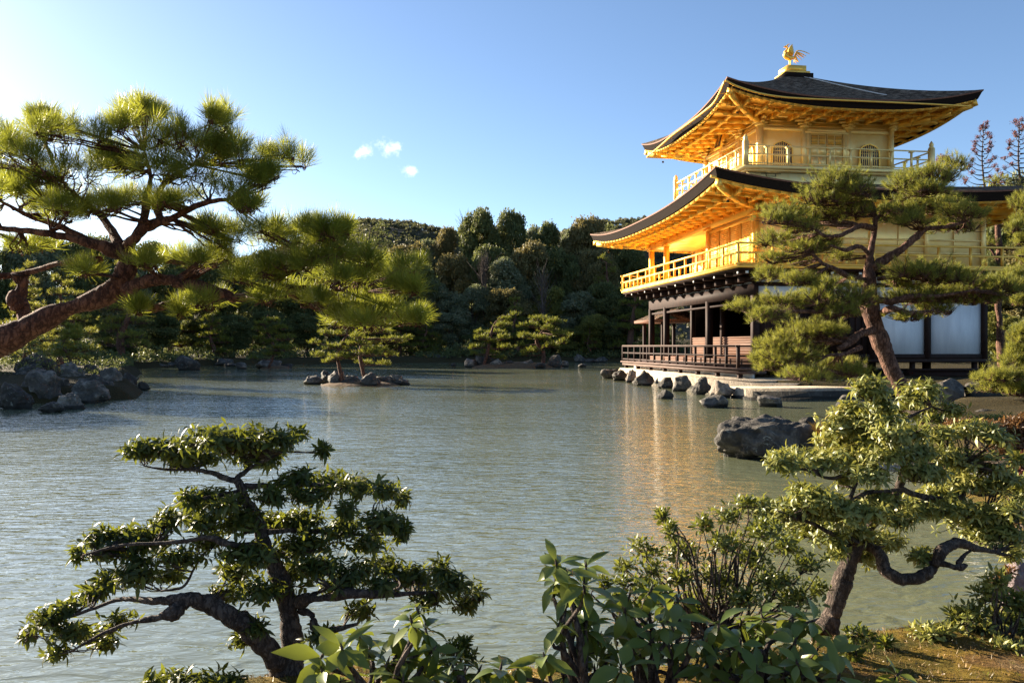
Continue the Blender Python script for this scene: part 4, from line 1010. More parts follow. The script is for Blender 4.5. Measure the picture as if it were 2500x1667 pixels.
for i, x in enumerate((385, 405, 500, 520, 562, 618, 690, 722, 748, 800, 905, 935, 962, 992, 1085, 1415, 1445, 1470)):
    y = (897, 896, 889, 888, 894, 888, 886, 885, 884, 883, 883, 883, 883.5, 884, 884, 884, 884.5, 885)[i]
    rock('dark edge rock in the broken row along the shaded far shore', x, y, re_.uniform(22, 44), re_.uniform(10, 20), min(86, EYE*FPX/(y-HOR)), ('rock_dark', 'rock')[i % 3 == 0], 180+i % 6, 'edge rocks in a row along the far shore', sub=3, rough=.16)
I1 = [(762, 939, 40, 20, 'leftmost low dark rock of the little tree islet'), (794, 937, 34, 28, 'slanting rock second from left on the little tree islet'), (818, 941, 44, 30, 'pale ridged rock in front of the little tree trunk'), (856, 942, 46, 18, 'low rock just right of the little tree trunk'),
      (897, 943, 48, 36, 'tall dark rock in the middle of the little tree islet'), (934, 930, 44, 24, 'rock behind the tall one on the little tree islet'), (968, 939, 34, 27, 'upright rock near the right end of the little tree islet'), (978, 928, 44, 16, 'flat rock at the right end of the little tree islet'), (858, 925, 38, 20, 'rock behind the trunk on the little tree islet')]
for i, (x, y, w, h, lab) in enumerate(I1): rock(lab, x, y, w*1.25, h*1.15, EYE*FPX/(y-HOR) if y > 935 else 35.2, ('rock', 'rock_dark')[i % 2], 120+i, 'rocks of the little tree islet', sub=4, rough=.15)
I2 = [(1147, 897, 34, 24, 'leftmost pale rock of the two pine islet'), (1180, 897, 50, 26, 'broad rock at the left of the two pine islet'), (1214, 898, 28, 20, 'pointed rock third from left on the two pine islet'), (1246, 898, 28, 16, 'low rock in the middle of the two pine islet'),
      (1288, 898, 30, 18, 'slanted rock right of the middle on the two pine islet'), (1352, 898, 34, 28, 'tall dark rock near the right end of the two pine islet'), (1380, 888, 20, 14, 'small rock at the right end of the two pine islet'), (1318, 899, 26, 12, 'flat rock between the slanted and the tall one on the two pine islet')]
for i, (x, y, w, h, lab) in enumerate(I2): rock(lab, x, y, w*1.3, h*1.15, EYE*FPX/(y-HOR) if y > 890 else 65, ('rock', 'rock_dark')[i % 2], 140+i, 'rocks of the two pine islet', sub=3, rough=.15)
def islet(name, x0, x1, Y, h, dep):
    cx = (x0+x1)/2; c = at(cx, HOR, Y); w = (x1-x0)/2*Y/FPX
    X = np.linspace(-1.05, 1.05, 40); v, f = grid_mesh(X, X, lambda a, b: -0.25+(h+.25)*np.clip(1.05-(a*a+b*b), 0, 1)**.5+vnoise(a*4+20, b*4+20, 1.0, 9)*.12*h)
    v = v*[w, dep, 1]+[c[0], Y+dep*.75, 0]
    tag(MB().add(v, f).build(name, M['soil'], smooth=True), kind='structure')
islet('islet', 752, 985, 34.2, .20, 1.5); islet('islet', 1140, 1388, 62, .42, 3.0); islet('islet', 622, 706, 60, .25, 1.2)

# ------------------------------------------------------------------ the great backlit pine on the left
rg = np.random.default_rng(77)
HP = Tree('leaning_pine', 'huge backlit red barked pine reaching in from the left with glowing needle tufts', 'tree', at(-160, 900, 5.0), 7, M['bark_red'], M['needle_hero'], T_HERO, .112)
D5 = 5.0
def hp(*pts): return [Z3(x, y, D5+(p[0] if p else 0)) for x, y, *p in pts]
HP.limb(hp((-400, 1560, .3), (-160, 1370, .15), (0, 1250), (130, 1180), (300, 1095), (440, 1048), (530, 1005), (590, 930), (615, 850), (600, 780, .05)), [.105, .095, .085, .075, .068, .062, .060, .058, .052, .045], 'trunk', n=70, sides=16, wob=.03, knots=.22)
HP.limb(hp((600, 800), (680, 710, -.1), (720, 690, -.1), (830, 650, -.15), (960, 585, -.2), (1100, 560, -.3)), [.040, .032, .028, .02, .015, .009])
HP.limb(hp((620, 790), (690, 650, .1), (700, 560, .1), (720, 460, .15), (690, 330, .15)), [.034, .026, .02, .014, .008])
HP.limb(hp((690, 690, .0), (765, 660, .1), (745, 580, .1), (800, 470, .1), (930, 400, .1)), [.024, .022, .018, .013, .007])
HP.limb(hp((590, 820), (470, 785, -.1), (330, 745, -.2), (180, 720, -.25), (0, 700, -.2), (-160, 690)), [.040, .030, .022, .018, .014, .01])
HP.limb(hp((560, 800), (430, 760, .2), (280, 690, .3), (140, 640, .3), (0, 570, .3)), [.030, .022, .018, .013, .008])
HP.limb(hp((580, 790), (480, 640, .3), (380, 560, .3), (300, 480, .3)), [.028, .019, .014, .008])
HP.limb(hp((600, 1000), (680, 960, -.1), (760, 945, -.15), (900, 968, -.2), (1040, 1010, -.2), (1150, 1032, -.2), (1260, 1000, -.15), (1360, 985, -.1), (1520, 985, 0), (1720, 1005, .1)), [.050, .044, .040, .036, .033, .030, .026, .022, .016, .008], n=60)
HP.limb(hp((1260, 1000, -.15), (1400, 900, -.1), (1550, 830, 0), (1720, 780, .1)), [.020, .016, .012, .006])
HP.limb(hp((1360, 985, -.1), (1500, 1080, 0), (1680, 1120, .1), (1900, 1170, .1)), [.015, .012, .009, .005])
HP.limb(hp((590, 1020), (680, 1040, .0), (730, 1080), (790, 1070), (860, 1045), (930, 1040)), [.034, .028, .026, .02, .014, .008])
HP.limb(hp((480, 850), (350, 860, .1), (250, 875, .2), (150, 910, .3), (50, 925, .3), (-100, 935, .2)), [.022, .020, .018, .02, .022, .024])
HP.limb(hp((100, 920, .3), (110, 980, .3), (80, 1040, .3), (110, 1090, .3), (100, 1160, .25)), [.045, .035, .050, .042, .05], knots=.5, sides=14, label='gnarled stub of an old limb')
HPP = [(620,180,110,90),(300,250,150,100),(120,350,150,110),(470,260,110,90),(790,270,150,100),(980,290,150,100),(1180,370,130,90),(1370,340,110,60),(1060,200,60,60),(180,200,60,50),(700,130,70,50),
       (560,390,170,80),(330,430,190,90),(880,420,160,70),(80,520,140,80),(430,600,190,60),(1130,500,110,55),(200,620,150,60),(1170,590,90,45),(30,440,100,70),(-60,300,120,100),(-60,600,100,70),(640,560,150,60),(880,560,110,45),(1300,440,80,40),
       (960,690,110,50),(1330,720,150,80),(1560,750,120,70),(1130,740,130,55),(1670,820,110,60),(1860,900,110,50),(1450,850,180,60),(1050,830,150,60),(1720,920,150,55),(860,830,110,45),(1250,900,130,50),(1580,930,120,50),(1900,970,80,40),
       (1500,1050,110,40),(1800,1070,110,40),(1950,1130,70,30),(700,860,80,40),(410,900,90,35),(660,1075,30,14),(960,1045,80,22),(860,1090,36,20),(1680,1110,120,36),(1350,1000,120,40),(100,780,120,40),(1750,1150,120,26),(1500,700,60,40),(1640,700,40,30)]
HPP += [(a+rg.uniform(-1.0, 1.0)*c, b+rg.uniform(-.8, .8)*d, c*.8, d*.8) for a, b, c, d in HPP] + [(a+rg.uniform(-1.1, 1.1)*c, b+rg.uniform(-.7, .7)*d, c*.7, d*.7) for a, b, c, d in HPP if b < 700 or a > 900]
specs = padlist(Z3, .5102, D5, HPP, rg, .45, .75, 1.0)
HP.pads(specs, 2.8, flat=.5, up=.75, twig_r=.0032, k_div=4, shell=.2)
for c, rad in specs[::5]:
    q = c+rg.normal(size=3)*np.array(rad)*.35; v, f = rock_mesh(200, 8, 2, .3)
    MB().add(v*[.019, .019, .026]+q, f).build('pine_cone', M['cone'], HP.root)

# ------------------------------------------------------------------ the leaning pine before the pavilion
D14 = 14.5
RP = Tree('leaning_pine', 'tall leaning pine with layered needle pads standing before the golden pavilion', 'tree', at(2290, 1045, D14), 8, M['bark_pine'], M['needle_near'], T_NEAR, .112)
def rp(*pts): return [Z2(x, y, D14+(p[0] if p else 0)) for x, y, *p in pts]
RP.limb(rp((1910, 1440), (1850, 1360), (1770, 1250), (1690, 1130), (1640, 1020), (1600, 920), (1565, 820), (1545, 720), (1545, 620), (1545, 530), (1555, 440), (1575, 330), (1570, 240), (1540, 170)), [.19, .15, .14, .142, .145, .145, .14, .13, .112, .095, .074, .056, .042, .02], 'trunk', n=80, sides=18, wob=.04, knots=.25)
RP.limb(rp((1555, 545), (1640, 490, -.1), (1720, 440, -.2), (1790, 380, -.2), (1840, 340, -.2), (1950, 330, -.3), (2050, 300, -.3)), [.085, .07, .06, .055, .045, .03, .015])
RP.limb(rp((1540, 610), (1440, 590, -.2), (1370, 550, -.3), (1300, 520, -.4), (1240, 460, -.4)), [.06, .05, .045, .035, .02])
RP.limb(rp((1545, 470), (1490, 430, -.3), (1420, 450, -.4), (1340, 425, -.5)), [.05, .04, .03, .018])
RP.limb(rp((1570, 340), (1500, 325, -.2), (1400, 370, -.5), (1310, 375, -.6), (1250, 330, -.6)), [.045, .04, .038, .034, .018])
RP.limb(rp((1580, 300), (1640, 215, .2), (1720, 190, .3), (1790, 150, .3), (1950, 80, .3)), [.04, .035, .028, .022, .012])
RP.limb(rp((1560, 700), (1660, 720, -.3), (1760, 690, -.4), (1890, 690, -.4), (2080, 660, -.4)), [.065, .055, .045, .03, .016])
RP.limb(rp((1590, 790), (1660, 755, -.4), (1750, 780, -.5), (1860, 768, -.6)), [.06, .055, .05, .02])
RP.limb(rp((1560, 870, -.1), (1490, 890, -.35), (1440, 930, -.5), (1385, 965, -.6)), [.085, .075, .06, .045], label='pinkish cut stub')
RP.limb(rp((1500, 960, -.2), (1400, 995, -.5), (1330, 1000, -.6), (1240, 1060, -.7)), [.04, .03, .025, .014])
RP.limb(rp((1545, 700, -.1), (1420, 760, -.5), (1260, 770, -.7), (1060, 770, -.8)), [.05, .04, .03, .015])
RP.limb(rp((1590, 600), (1680, 590, -.2), (1800, 580, -.3), (1990, 600, -.3)), [.045, .035, .026, .014])
RPP = [(1370,95,150,50),(1330,180,170,45),(1480,120,110,50),(1760,95,140,48),(1890,60,150,42),(1985,5,90,38),(1850,130,140,34),
       (1100,255,140,38),(1060,290,110,30),(1300,265,170,42),(1480,240,130,48),(1190,330,130,32),(1700,225,130,42),(1880,225,180,42),(2040,245,140,42),(1990,320,140,40),(1770,290,120,30),(1640,270,80,36),
       (1080,400,150,34),(1240,440,150,34),(1060,490,110,24),(1400,480,80,30),(1320,395,90,26),(1180,510,90,22),
       (1040,580,110,34),(1190,600,120,36),(1320,620,90,28),(1800,555,180,46),(1950,585,190,46),(1700,610,100,38),(2090,635,180,46),(2230,640,140,50),
       (1100,715,140,42),(900,745,110,28),(1000,790,110,32),(1320,690,160,52),(1470,690,130,52),(1390,770,130,36),
       (1790,690,180,44),(1980,690,170,44),(1740,795,100,26),(1890,755,130,32),(2150,700,120,34),
       (1240,875,180,40),(1070,930,130,38),(1350,865,100,26),(1140,1000,190,46),(1040,1050,130,36),(1350,1050,150,38),(1220,1100,150,34),(1460,1080,100,34),(970,1010,60,22)]
RP.pads(padlist(Z2, .4677, D14, RPP, rg, .55, .8, 1.5, shift=lambda x, y: -.5 if (y > 680 and x < 1500) else 0), 2.7, up=.9, twig_r=.008, k_div=14, shell=.35)

# bright young pines at the right edge
EP = Tree('young_pine', 'bright young pine on the right bank at the edge of the picture', 'tree', at(2530, 1000, 17), 9, M['bark_pine'], M['needle_near'], T_NEAR, .13)
def ep(*pts): return [Z2(x, y, 17) for x, y in pts]
EP.limb(ep((2420, 1300), (2400, 1150), (2390, 1020), (2370, 900), (2400, 780)), [.07, .06, .05, .035, .015], 'trunk')
EP.limb(ep((2400, 1150), (2300, 1120), (2180, 1110)), [.03, .022, .01]); EP.limb(ep((2390, 1000), (2330, 985), (2260, 1000)), [.025, .018, .008])
EP.pads(padlist(Z2, .4677, 17, [(2240,1105,130,40),(2300,1020,100,40),(2220,1165,120,34),(2335,900,80,50),(2330,1180,90,45),(2130,1110,70,20),(2320,955,70,45),(2400,1060,100,60),(2390,850,70,40),(2400,1180,90,40)], rg, .4, .8, 1.2), 5.0, up=1.0, twig_r=.008, k_div=14, shell=.3)
UP = Tree('tall_pine', 'tall pine at the right edge beside the lower golden roof', 'tree', at(2580, 985, 21), 10, M['bark_pine'], M['needle_near'], T_NEAR, .14)
def upz(*pts): return [Z2(x, y, 21) for x, y in pts]
UP.limb(upz((2500, 1320), (2480, 1000), (2450, 700), (2440, 400), (2430, 180), (2440, 60)), [.18, .15, .12, .09, .05, .02], 'trunk')
for y in (620, 480, 330, 210): UP.limb(upz((2445, y+40), (2390, y+10), (2320, y)), [.05, .035, .015])
UP.pads(padlist(Z2, .4677, 21, [(2350,200,70,46),(2345,300,70,50),(2310,330,50,34),(2350,390,70,36),(2300,570,60,36),(2340,640,80,40),(2390,500,70,40),(2400,260,60,40),(2420,120,70,40),(2330,720,60,34)], rg, .4, .8, 1.2), 5.0, up=1.0, twig_r=.01, k_div=14, shell=.3)

# ------------------------------------------------------------------ foreground trees with whorled leaves
D37 = 3.7
LT = Tree('trained_tree', 'dark leaved garden tree with tiered twisting branches in the left foreground', 'tree', at(712, 1720, D37), 12, M['bark_grey'], M['leaf_dark'], T_PIERIS, .053)
def lt(*pts): return [Z4(x, y, D37+(p[0] if p else 0)) for x, y, *p in pts]
s4 = .5315*D37/FPX
def rr_(*a): return [x*s4*.88 for x in a]
LT.limb(lt((1330, 1400), (1340, 1300), (1342, 1180), (1338, 1050), (1318, 930), (1290, 830), (1255, 740), (1210, 650), (1190, 560), (1145, 480), (1110, 400), (1085, 350)), rr_(66, 58, 52, 52, 50, 46, 40, 34, 30, 27, 23, 16), 'trunk', n=80, sides=16, wob=.05, knots=.22)
LT.limb(lt((1300, 1300), (1280, 1210, -.05), (1225, 1130, -.1), (1130, 1030, -.15), (1040, 975, -.2), (960, 930, -.2), (870, 905, -.25), (770, 915, -.25)), rr_(58, 50, 46, 46, 42, 36, 32, 30), n=50, sides=14, knots=.3)
LT.limb(lt((860, 910, -.25), (800, 965, -.28), (740, 985, -.3), (680, 1000, -.3), (600, 1015, -.3), (480, 1060, -.3), (320, 1150, -.3)), rr_(26, 38, 30, 16, 12, 9, 5), knots=.4)
LT.limb(lt((790, 915, -.25), (690, 915, -.2), (600, 905, -.15), (520, 915, -.1), (400, 960, -.1), (250, 1010, -.1), (120, 1070, -.1)), rr_(20, 17, 14, 12, 10, 8, 4))
LT.limb(lt((1365, 920), (1420, 905, -.1), (1500, 905, -.15), (1600, 880, -.2), (1720, 885, -.2), (1860, 882, -.15), (2050, 870, -.1)), rr_(30, 26, 22, 26, 18, 12, 6), knots=.35)
LT.limb(lt((1385, 960), (1430, 980, -.1), (1450, 1040, -.1), (1520, 1050, -.1), (1640, 1020, -.1)), rr_(20, 20, 18, 17, 9))
LT.limb(lt((1215, 660), (1130, 660, -.1), (1050, 655, -.2), (960, 625, -.2), (850, 640, -.2), (740, 650, -.2), (560, 660, -.2), (380, 705, -.2)), rr_(18, 17, 15, 13, 11, 9, 7, 4))
LT.limb(lt((1125, 390), (1250, 385, .05), (1400, 380, .1), (1550, 395, .1), (1750, 420, .1)), rr_(20, 16, 12, 9, 4))
LT.limb(lt((1090, 365), (1030, 350), (980, 330), (890, 312), (760, 312), (660, 295)), rr_(18, 16, 14, 10, 7, 4))
LT.limb(lt((1090, 350), (1140, 310, .1), (1200, 280, .1), (1300, 230, .1)), rr_(14, 12, 9, 5))
LT.limb(lt((930, 700, -.1), (890, 770, -.1), (840, 850, -.1), (740, 870, -.1)), rr_(8, 8, 7, 4)); LT.limb(lt((1230, 600), (1400, 590, .1), (1600, 610, .2), (1800, 610, .2)), rr_(16, 12, 9, 5))
LTP = [(700,210,110,42),(840,230,120,50),(990,165,150,40),(1100,195,140,60),(1260,185,110,46),(1360,165,60,32),(1190,255,130,30),(610,225,45,30),(1485,230,22,16),(830,285,80,24),(940,270,80,30),
       (1350,350,100,40),(1500,360,110,36),(1640,375,110,36),(1770,405,90,36),(1850,450,46,28),(1420,425,110,30),(1590,490,46,36),(1250,425,90,30),
       (950,430,110,38),(870,445,46,32),(1050,470,90,40),(780,540,100,46),(600,600,120,36),(460,635,90,38),(360,700,40,40),(680,650,120,34),(520,680,110,28),(950,545,100,46),(1100,560,120,46),(1250,540,110,40),(1400,560,110,54),(1560,600,110,46),(1740,560,110,46),(1850,610,40,50),(1680,650,110,38),(1400,660,140,38),(1150,690,120,36),(960,650,90,34),(820,720,100,36),(640,740,70,30),
       (480,830,95,36),(620,800,110,38),(780,800,80,36),(420,880,80,30),(320,940,80,30),(1080,790,100,46),(1030,860,70,40),(1200,860,120,46),(1350,800,110,56),(1480,760,110,46),(1620,780,100,46),(1780,770,110,46),(1900,800,120,46),(2020,775,50,36),(2080,830,100,46),(2190,885,60,32),(1980,890,100,30),(1750,850,90,30),(1550,830,90,30),
       (220,1000,100,30),(130,1070,56,40),(330,1050,100,30),(450,1080,90,30),(540,1010,70,30),(270,1130,66,30),(480,1110,60,40),(1220,950,140,46),(1350,900,100,46),(1180,1030,60,40),(1100,1090,50,26),(1470,1060,70,30),(1620,950,40,30),(2130,940,56,22),(1680,950,50,26)]
LT.pads(padlist(Z4, .5315, D37, [(a, b, c*1.06, d*1.05) for a, b, c, d in LTP if not (1180 < a < 1420 and b > 880)], rg, .24, .9, 1.2), 2.3, up=.7, twig_r=.0032, k_div=6, shell=.25)

D44 = 4.4
RT = Tree('trained_tree', 'sunlit pale leaved garden tree with a snaking low branch on the right bank', 'tree', at(2010, 1515, D44), 13, M['bark_grey'], M['leaf_light'], T_PIERIS, .052)
def rt(*pts): return [Z5(x, y, D44+(p[0] if p else 0)) for x, y, *p in pts]
s5 = .5315*D44/FPX
def r5(*a): return [x*s5*.88 for x in a]
RT.limb(rt((1430, 1270), (1460, 1190), (1485, 1110), (1512, 1030), (1540, 950), (1575, 870), (1620, 800), (1670, 730), (1740, 650), (1785, 560), (1800, 480), (1760, 400), (1700, 300), (1680, 210)), r5(70, 60, 54, 52, 48, 44, 36, 30, 27, 25, 20, 16, 11, 6), 'trunk', n=80, sides=16, wob=.05, knots=.25)
RT.limb(rt((1640, 850), (1690, 890, -.1), (1715, 960, -.15), (1790, 1005, -.2), (1880, 992, -.2), (1940, 945, -.2), (1975, 870, -.2), (2050, 840, -.15), (2130, 860, -.1), (2260, 890, -.1)), r5(30, 30, 31, 30, 29, 28, 26, 23, 18, 9), n=60, sides=14, knots=.3)
RT.limb(rt((1955, 925, -.2), (2010, 940, -.25), (2060, 950, -.25), (2085, 935, -.25)), r5(18, 17, 19, 12)); RT.limb(rt((2050, 930, -.25), (2080, 890, -.2), (2110, 870, -.2)), r5(12, 9, 5))
RT.limb(rt((1585, 850), (1550, 740, -.1), (1552, 640, -.15), (1585, 560, -.15)), r5(18, 15, 13, 7)); RT.limb(rt((1560, 640, -.15), (1640, 605, -.1), (1720, 600, -.1), (1800, 590)), r5(13, 12, 10, 7))
RT.limb(rt((1780, 590), (1880, 620, .1), (2000, 640, .1), (2180, 690, .1)), r5(17, 14, 10, 5)); RT.limb(rt((1790, 500), (1900, 480, .1), (2050, 470, .1), (2200, 500, .1)), r5(14, 10, 8, 4))
RT.limb(rt((1760, 400), (1640, 460, -.1), (1480, 540, -.15), (1340, 500, -.2), (1220, 490, -.2)), r5(13, 10, 9, 7, 4)); RT.limb(rt((1720, 330), (1820, 260), (1930, 210)), r5(10, 8, 4))
RT.limb(rt((1590, 850), (1480, 800, -.15), (1360, 740, -.2), (1220, 690, -.25)), r5(14, 11, 8, 4))
RTP = [(1640,130,80,38),(1700,185,50,30),(1870,150,90,38),(1900,115,50,26),(1800,220,70,30),(1920,220,40,20),(2020,225,50,26),(1560,250,105,38),(1680,270,90,38),(1500,300,70,38),(1600,340,115,38),(1480,370,90,30),(1780,330,105,38),(1330,430,115,30),(1240,480,66,34),(1400,475,95,30),(1540,440,125,38),(1700,430,105,38),(1850,420,105,38),(1950,330,80,30),(2100,320,80,38),(2220,345,80,30),(2000,440,105,46),(2150,480,105,46),(2050,560,115,46),(1900,520,105,38),(2250,560,95,38),(1640,520,90,30),(1520,555,40,24),
       (1330,610,60,30),(1400,640,90,40),(1300,680,115,40),(1190,680,110,38),(1480,700,115,48),(1600,700,115,48),(1380,760,115,46),(1540,800,130,48),(1700,640,95,30),(1760,720,90,38),(1850,680,100,38),(2000,680,105,38),(2100,720,125,48),(2250,700,100,46),(2250,800,105,46),(2150,800,90,38),(1590,880,90,38),(1490,880,50,30),(1700,820,90,38),(1880,900,60,32),(2300,880,50,38),(2330,620,36,30),(1950,620,80,30),(2330,450,40,30)]
RT.pads(padlist(Z5, .5315, D44, [(a, b, c*1.15, d*1.12) for a, b, c, d in RTP], rg, .30, .9, 1.15), 3.6, up=.8, twig_r=.003, k_div=6, shell=.25)
# ------------------------------------------------------------------ shrubs and broad leaved bushes in front
def bush(name, label, cat, Z, k, D, base, rows, seed, leaf, tpl, size, dens, bark='bark_grey', stem_r=.006, dj=.2, up=.9, shell=.2, group=None, n_stem=2, k_div=5, twig_r=.0022, ry_f=.9):
    r = np.random.default_rng(seed); b0 = Z(*base, D); b0 = np.array([b0[0], D, max(-.05, min(b0[2], 0.6))])
    t = Tree(name, label, cat, b0, seed, M[bark], M[leaf], tpl, size, group)
    specs = padlist(Z, k, D, rows, r, dj, ry_f, 1.0)
    st = MB()
    for c, rad in specs:
        for j in range(n_stem):
            e = c+r.normal(size=3)*np.array(rad)*.35; m = b0*.5+e*.5+np.array([0, 0, -.10*np.linalg.norm(e-b0)])+r.normal(size=3)*.05*np.linalg.norm(e-b0); s0 = b0+r.normal(size=3)*[.06, .06, .0]
            P, R = tube_path([s0, s0*.7+m*.3+r.normal(size=3)*.02, m, e*.6+m*.4+r.normal(size=3)*.03, e], [stem_r*1.5, stem_r*1.2, stem_r, stem_r*.7, stem_r*.35], 14, 6, r, .2, .2)
            st.tubes(P, R, 6); t.skel.append(np.concatenate([P, R[:, None]], 1))
    st.build('stems', M[bark], t.root, smooth=True)
    t.pads(specs, dens*2.2, up=up, twig_r=twig_r, k_div=k_div, shell=shell, leafname='foliage')
    return t
bush('shrub', 'thin stemmed open shrub with small bright leaves before the gold reflection', 'shrub', Z5, .5315, 3.75, (930, 1290),
     [(690,700,40,36),(720,780,50,50),(600,870,80,44),(520,950,66,36),(800,890,100,60),(880,760,40,40),(980,850,100,60),(1080,650,80,30),(1000,720,80,46),(1150,770,115,46),(1100,900,105,60),(1250,850,105,60),(950,1000,130,54),(1200,1000,130,54),(1350,950,90,46),(760,1000,90,46),(1300,1080,115,40),(650,960,50,30),(1050,1080,120,40),(860,1100,90,40),(1400,1040,60,40)],
     31, 'leaf_shrub', T_SHRUB, .042, .75, stem_r=.0055, n_stem=3)
bush('shrub', 'small dark shrub low at the water edge under the thin stemmed one', 'shrub', Z5, .5315, 3.55, (560, 1300), [(520,1010,60,40),(600,1050,80,40),(470,1080,60,36),(680,1080,80,40),(420,1030,30,20),(800,1150,90,40),(560,1140,90,40)], 32, 'leaf_dark', T_SHRUB, .042, .8, n_stem=2)
bush('shrub', 'pale green leafy shrub at the right edge on the mossy bank', 'shrub', Z5, .5315, 4.05, (2230, 1390), [(2200,1085,110,46),(2100,1180,120,56),(2250,1180,120,56),(1960,1250,105,40),(2140,1275,140,46),(2310,1100,60,50),(2330,1230,70,56),(1870,1290,66,28),(2230,1010,50,30),(2050,1230,80,40),(2350,1150,60,60),(2250,1320,120,40)], 33, 'leaf_light', T_SHRUB, .054, .95, n_stem=3)
bush('shrub', 'low dark leaved seedling shrub on the moss below the trained tree', 'shrub', Z5, .5315, 3.8, (1600, 1460), [(1600,1260,70,30),(1650,1330,60,30),(1560,1330,50,30),(1710,1290,40,20),(1620,1400,60,30)], 34, 'leaf_dark', T_SHRUB, .05, .6)
bush('shrub', 'dark low shrub cut off by the bottom edge left of the trained tree trunk', 'shrub', Z4, .5315, 3.2, (880, 1500), [(870,1265,110,26),(760,1280,70,24),(1000,1285,80,24),(1070,1285,40,22),(900,1330,160,40),(700,1300,40,20)], 35, 'leaf_dark', T_PIERIS, .055, .8)
bush('shrub', 'fine twigged shrub between the broad leaved bushes at the bottom', 'shrub', Z4, .5315, 3.3, (2120, 1420), [(2090,1140,50,26),(2130,1110,30,20),(2050,1190,60,30),(2150,1180,60,30)], 36, 'leaf_dark', T_SHRUB, .038, .6)
bush('azalea', 'rust brown azalea hedge on the right bank behind the white stone', 'shrub', Z5, .5315, 10.0, (2320, 470), [(2230,320,110,40),(2330,300,100,50),(2290,390,80,40),(2120,300,80,26),(2380,380,80,60),(2040,290,50,20)], 37, 'leaf_rust', T_SHRUB, .07, 1.5, stem_r=.012, twig_r=.005)
bush('azalea', 'dark red azalea low beside the white stone at the right edge', 'shrub', Z5, .5315, 8.2, (2330, 560), [(2310,485,70,34),(2360,520,60,40),(2260,500,36,20),(2380,460,50,30)], 38, 'leaf_red', T_SHRUB, .06, 1.5, stem_r=.01, twig_r=.004)
bush('azalea', 'small rusty tinged seedling by the purplish rock', 'shrub', Z5, .5315, 4.5, (2260, 1090), [(2250,1000,30,20),(2285,970,26,12),(2225,1040,26,24)], 39, 'leaf_rust', T_SHRUB, .035, .6)
bush('azalea', 'clipped green azalea on the right bank behind the big dark rock', 'shrub', Z5, .5315, 12.5, (2150, 330), [(2120,285,110,26),(1960,270,80,20),(2230,275,80,26)], 40, 'leaf_shrub', T_SHRUB, .07, 1.4, stem_r=.012, twig_r=.005)
bush('shrub', 'wispy leafless looking branches behind the pale trained tree', 'shrub', Z5, .5315, 5.2, (2350, 820), [(2260,600,70,30),(2330,560,50,26),(2300,700,60,30),(2350,640,40,30)], 45, 'leaf_light', T_SHRUB, .045, .5)

def broad_bush(label, Z, k, D, base, spots, seed, L=.096):
    r = np.random.default_rng(seed); b0 = Z(*base, D); b0 = np.array([b0[0], D, max(.0, b0[2])])
    root = thing('broad_leaved_bush', label, 'shrub', b0, 0, 'broad leaved bushes in the foreground'); lf = MB(); st = MB()
    pos, ax = [], []
    for x, y, *o in [sp for sp in spots if r.random() < .93]:
        c = Z(x, y, D+(o[0] if o else r.uniform(-.18, .18))); up = unit(np.array([r.normal()*.30, r.normal()*.30-.12, .9])+unit(c-b0)*[.5, .5, .2])
        pos.append(c); ax.append(up)
        m = b0*.45+c*.55+r.normal(size=3)*.03; P, R = tube_path([b0+r.normal(size=3)*[.05, .05, 0], m, c-up*.05, c+up*.008], [.012, .008, .005, .004], 14, 6, r, .1); st.tubes(P, R, 6)
        st.tubes([c, c+up*.022], [.005, .001], 5)
    pos, ax = np.array(pos), np.array(ax); which = r.integers(len(T_RHODO), size=len(pos)); sc = L*r.uniform(.85, 1.2, len(pos)); Fm = frames(ax, r)
    for i, tp in enumerate(T_RHODO):
        m = which == i
        if m.any(): scat(lf, tp, pos[m], Fm[m], sc[m])
    lf.build('foliage', M['leaf_rhodo'], root, smooth=True); st.build('stems', M['bark_grey'], root, smooth=True)
def fill(Z, poly, n, seed):
    r = np.random.default_rng(seed); (x0, x1, y0, y1) = poly; return [(r.uniform(x0, x1), r.uniform(y0, y1), r.uniform(-.1, .35)) for _ in range(n)]
broad_bush('broad leaved bush at the bottom with one tall drooping shoot against the water', Z5, .5315, 2.55, (300, 1560),
    [(205, 850), (205, 935), (250, 985), (340, 945), (260, 1060), (330, 1030), (200, 1010), (290, 1130), (360, 1100), (340, 1235), (270, 1290), (400, 1270), (210, 1230), (150, 1360), (450, 1320), (300, 1390), (380, 1420), (240, 1440), (100, 1420), (500, 1410), (30, 1400), (330, 1320)], 51)
broad_bush('low broad leaved bush in the middle of the bottom edge under the thin stemmed shrub', Z5, .5315, 2.7, (650, 1560),
    [(545, 1070), (640, 1055), (705, 1120), (520, 1150), (760, 1100), (610, 1160), (690, 1210), (560, 1240), (480, 1200), (780, 1190), (640, 1290), (730, 1290), (560, 1330), (820, 1280), (660, 1390), (760, 1380), (850, 1380)], 52)
broad_bush('wide broad leaved bush at the bottom right with upturned shining leaves', Z5, .5315, 2.6, (1150, 1560),
    [(1130, 1250), (1050, 1300), (950, 1210), (1210, 1255), (1000, 1345), (925, 1320), (1290, 1180), (1385, 1195), (1440, 1250), (1310, 1390), (1190, 1350), (880, 1290), (1150, 1180), (1050, 1200), (1400, 1330), (1120, 1420), (1000, 1430), (1250, 1450), (1380, 1430), (1480, 1340), (900, 1410), (1300, 1290), (1770, 1440), (1500, 1450)], 53)
broad_bush('broad leaved bush at the bottom between the dark tree trunk and the water', Z4, .5315, 2.5, (1750, 1400),
    [(1915, 945), (1890, 1010), (1955, 1045), (1830, 1070), (1650, 1065), (1570, 1130), (1480, 1170), (1700, 1130), (1480, 1240), (1640, 1230), (1880, 1160), (1780, 1200), (1990, 1140), (1950, 1220), (1720, 1270), (1560, 1290), (1850, 1280)], 54)
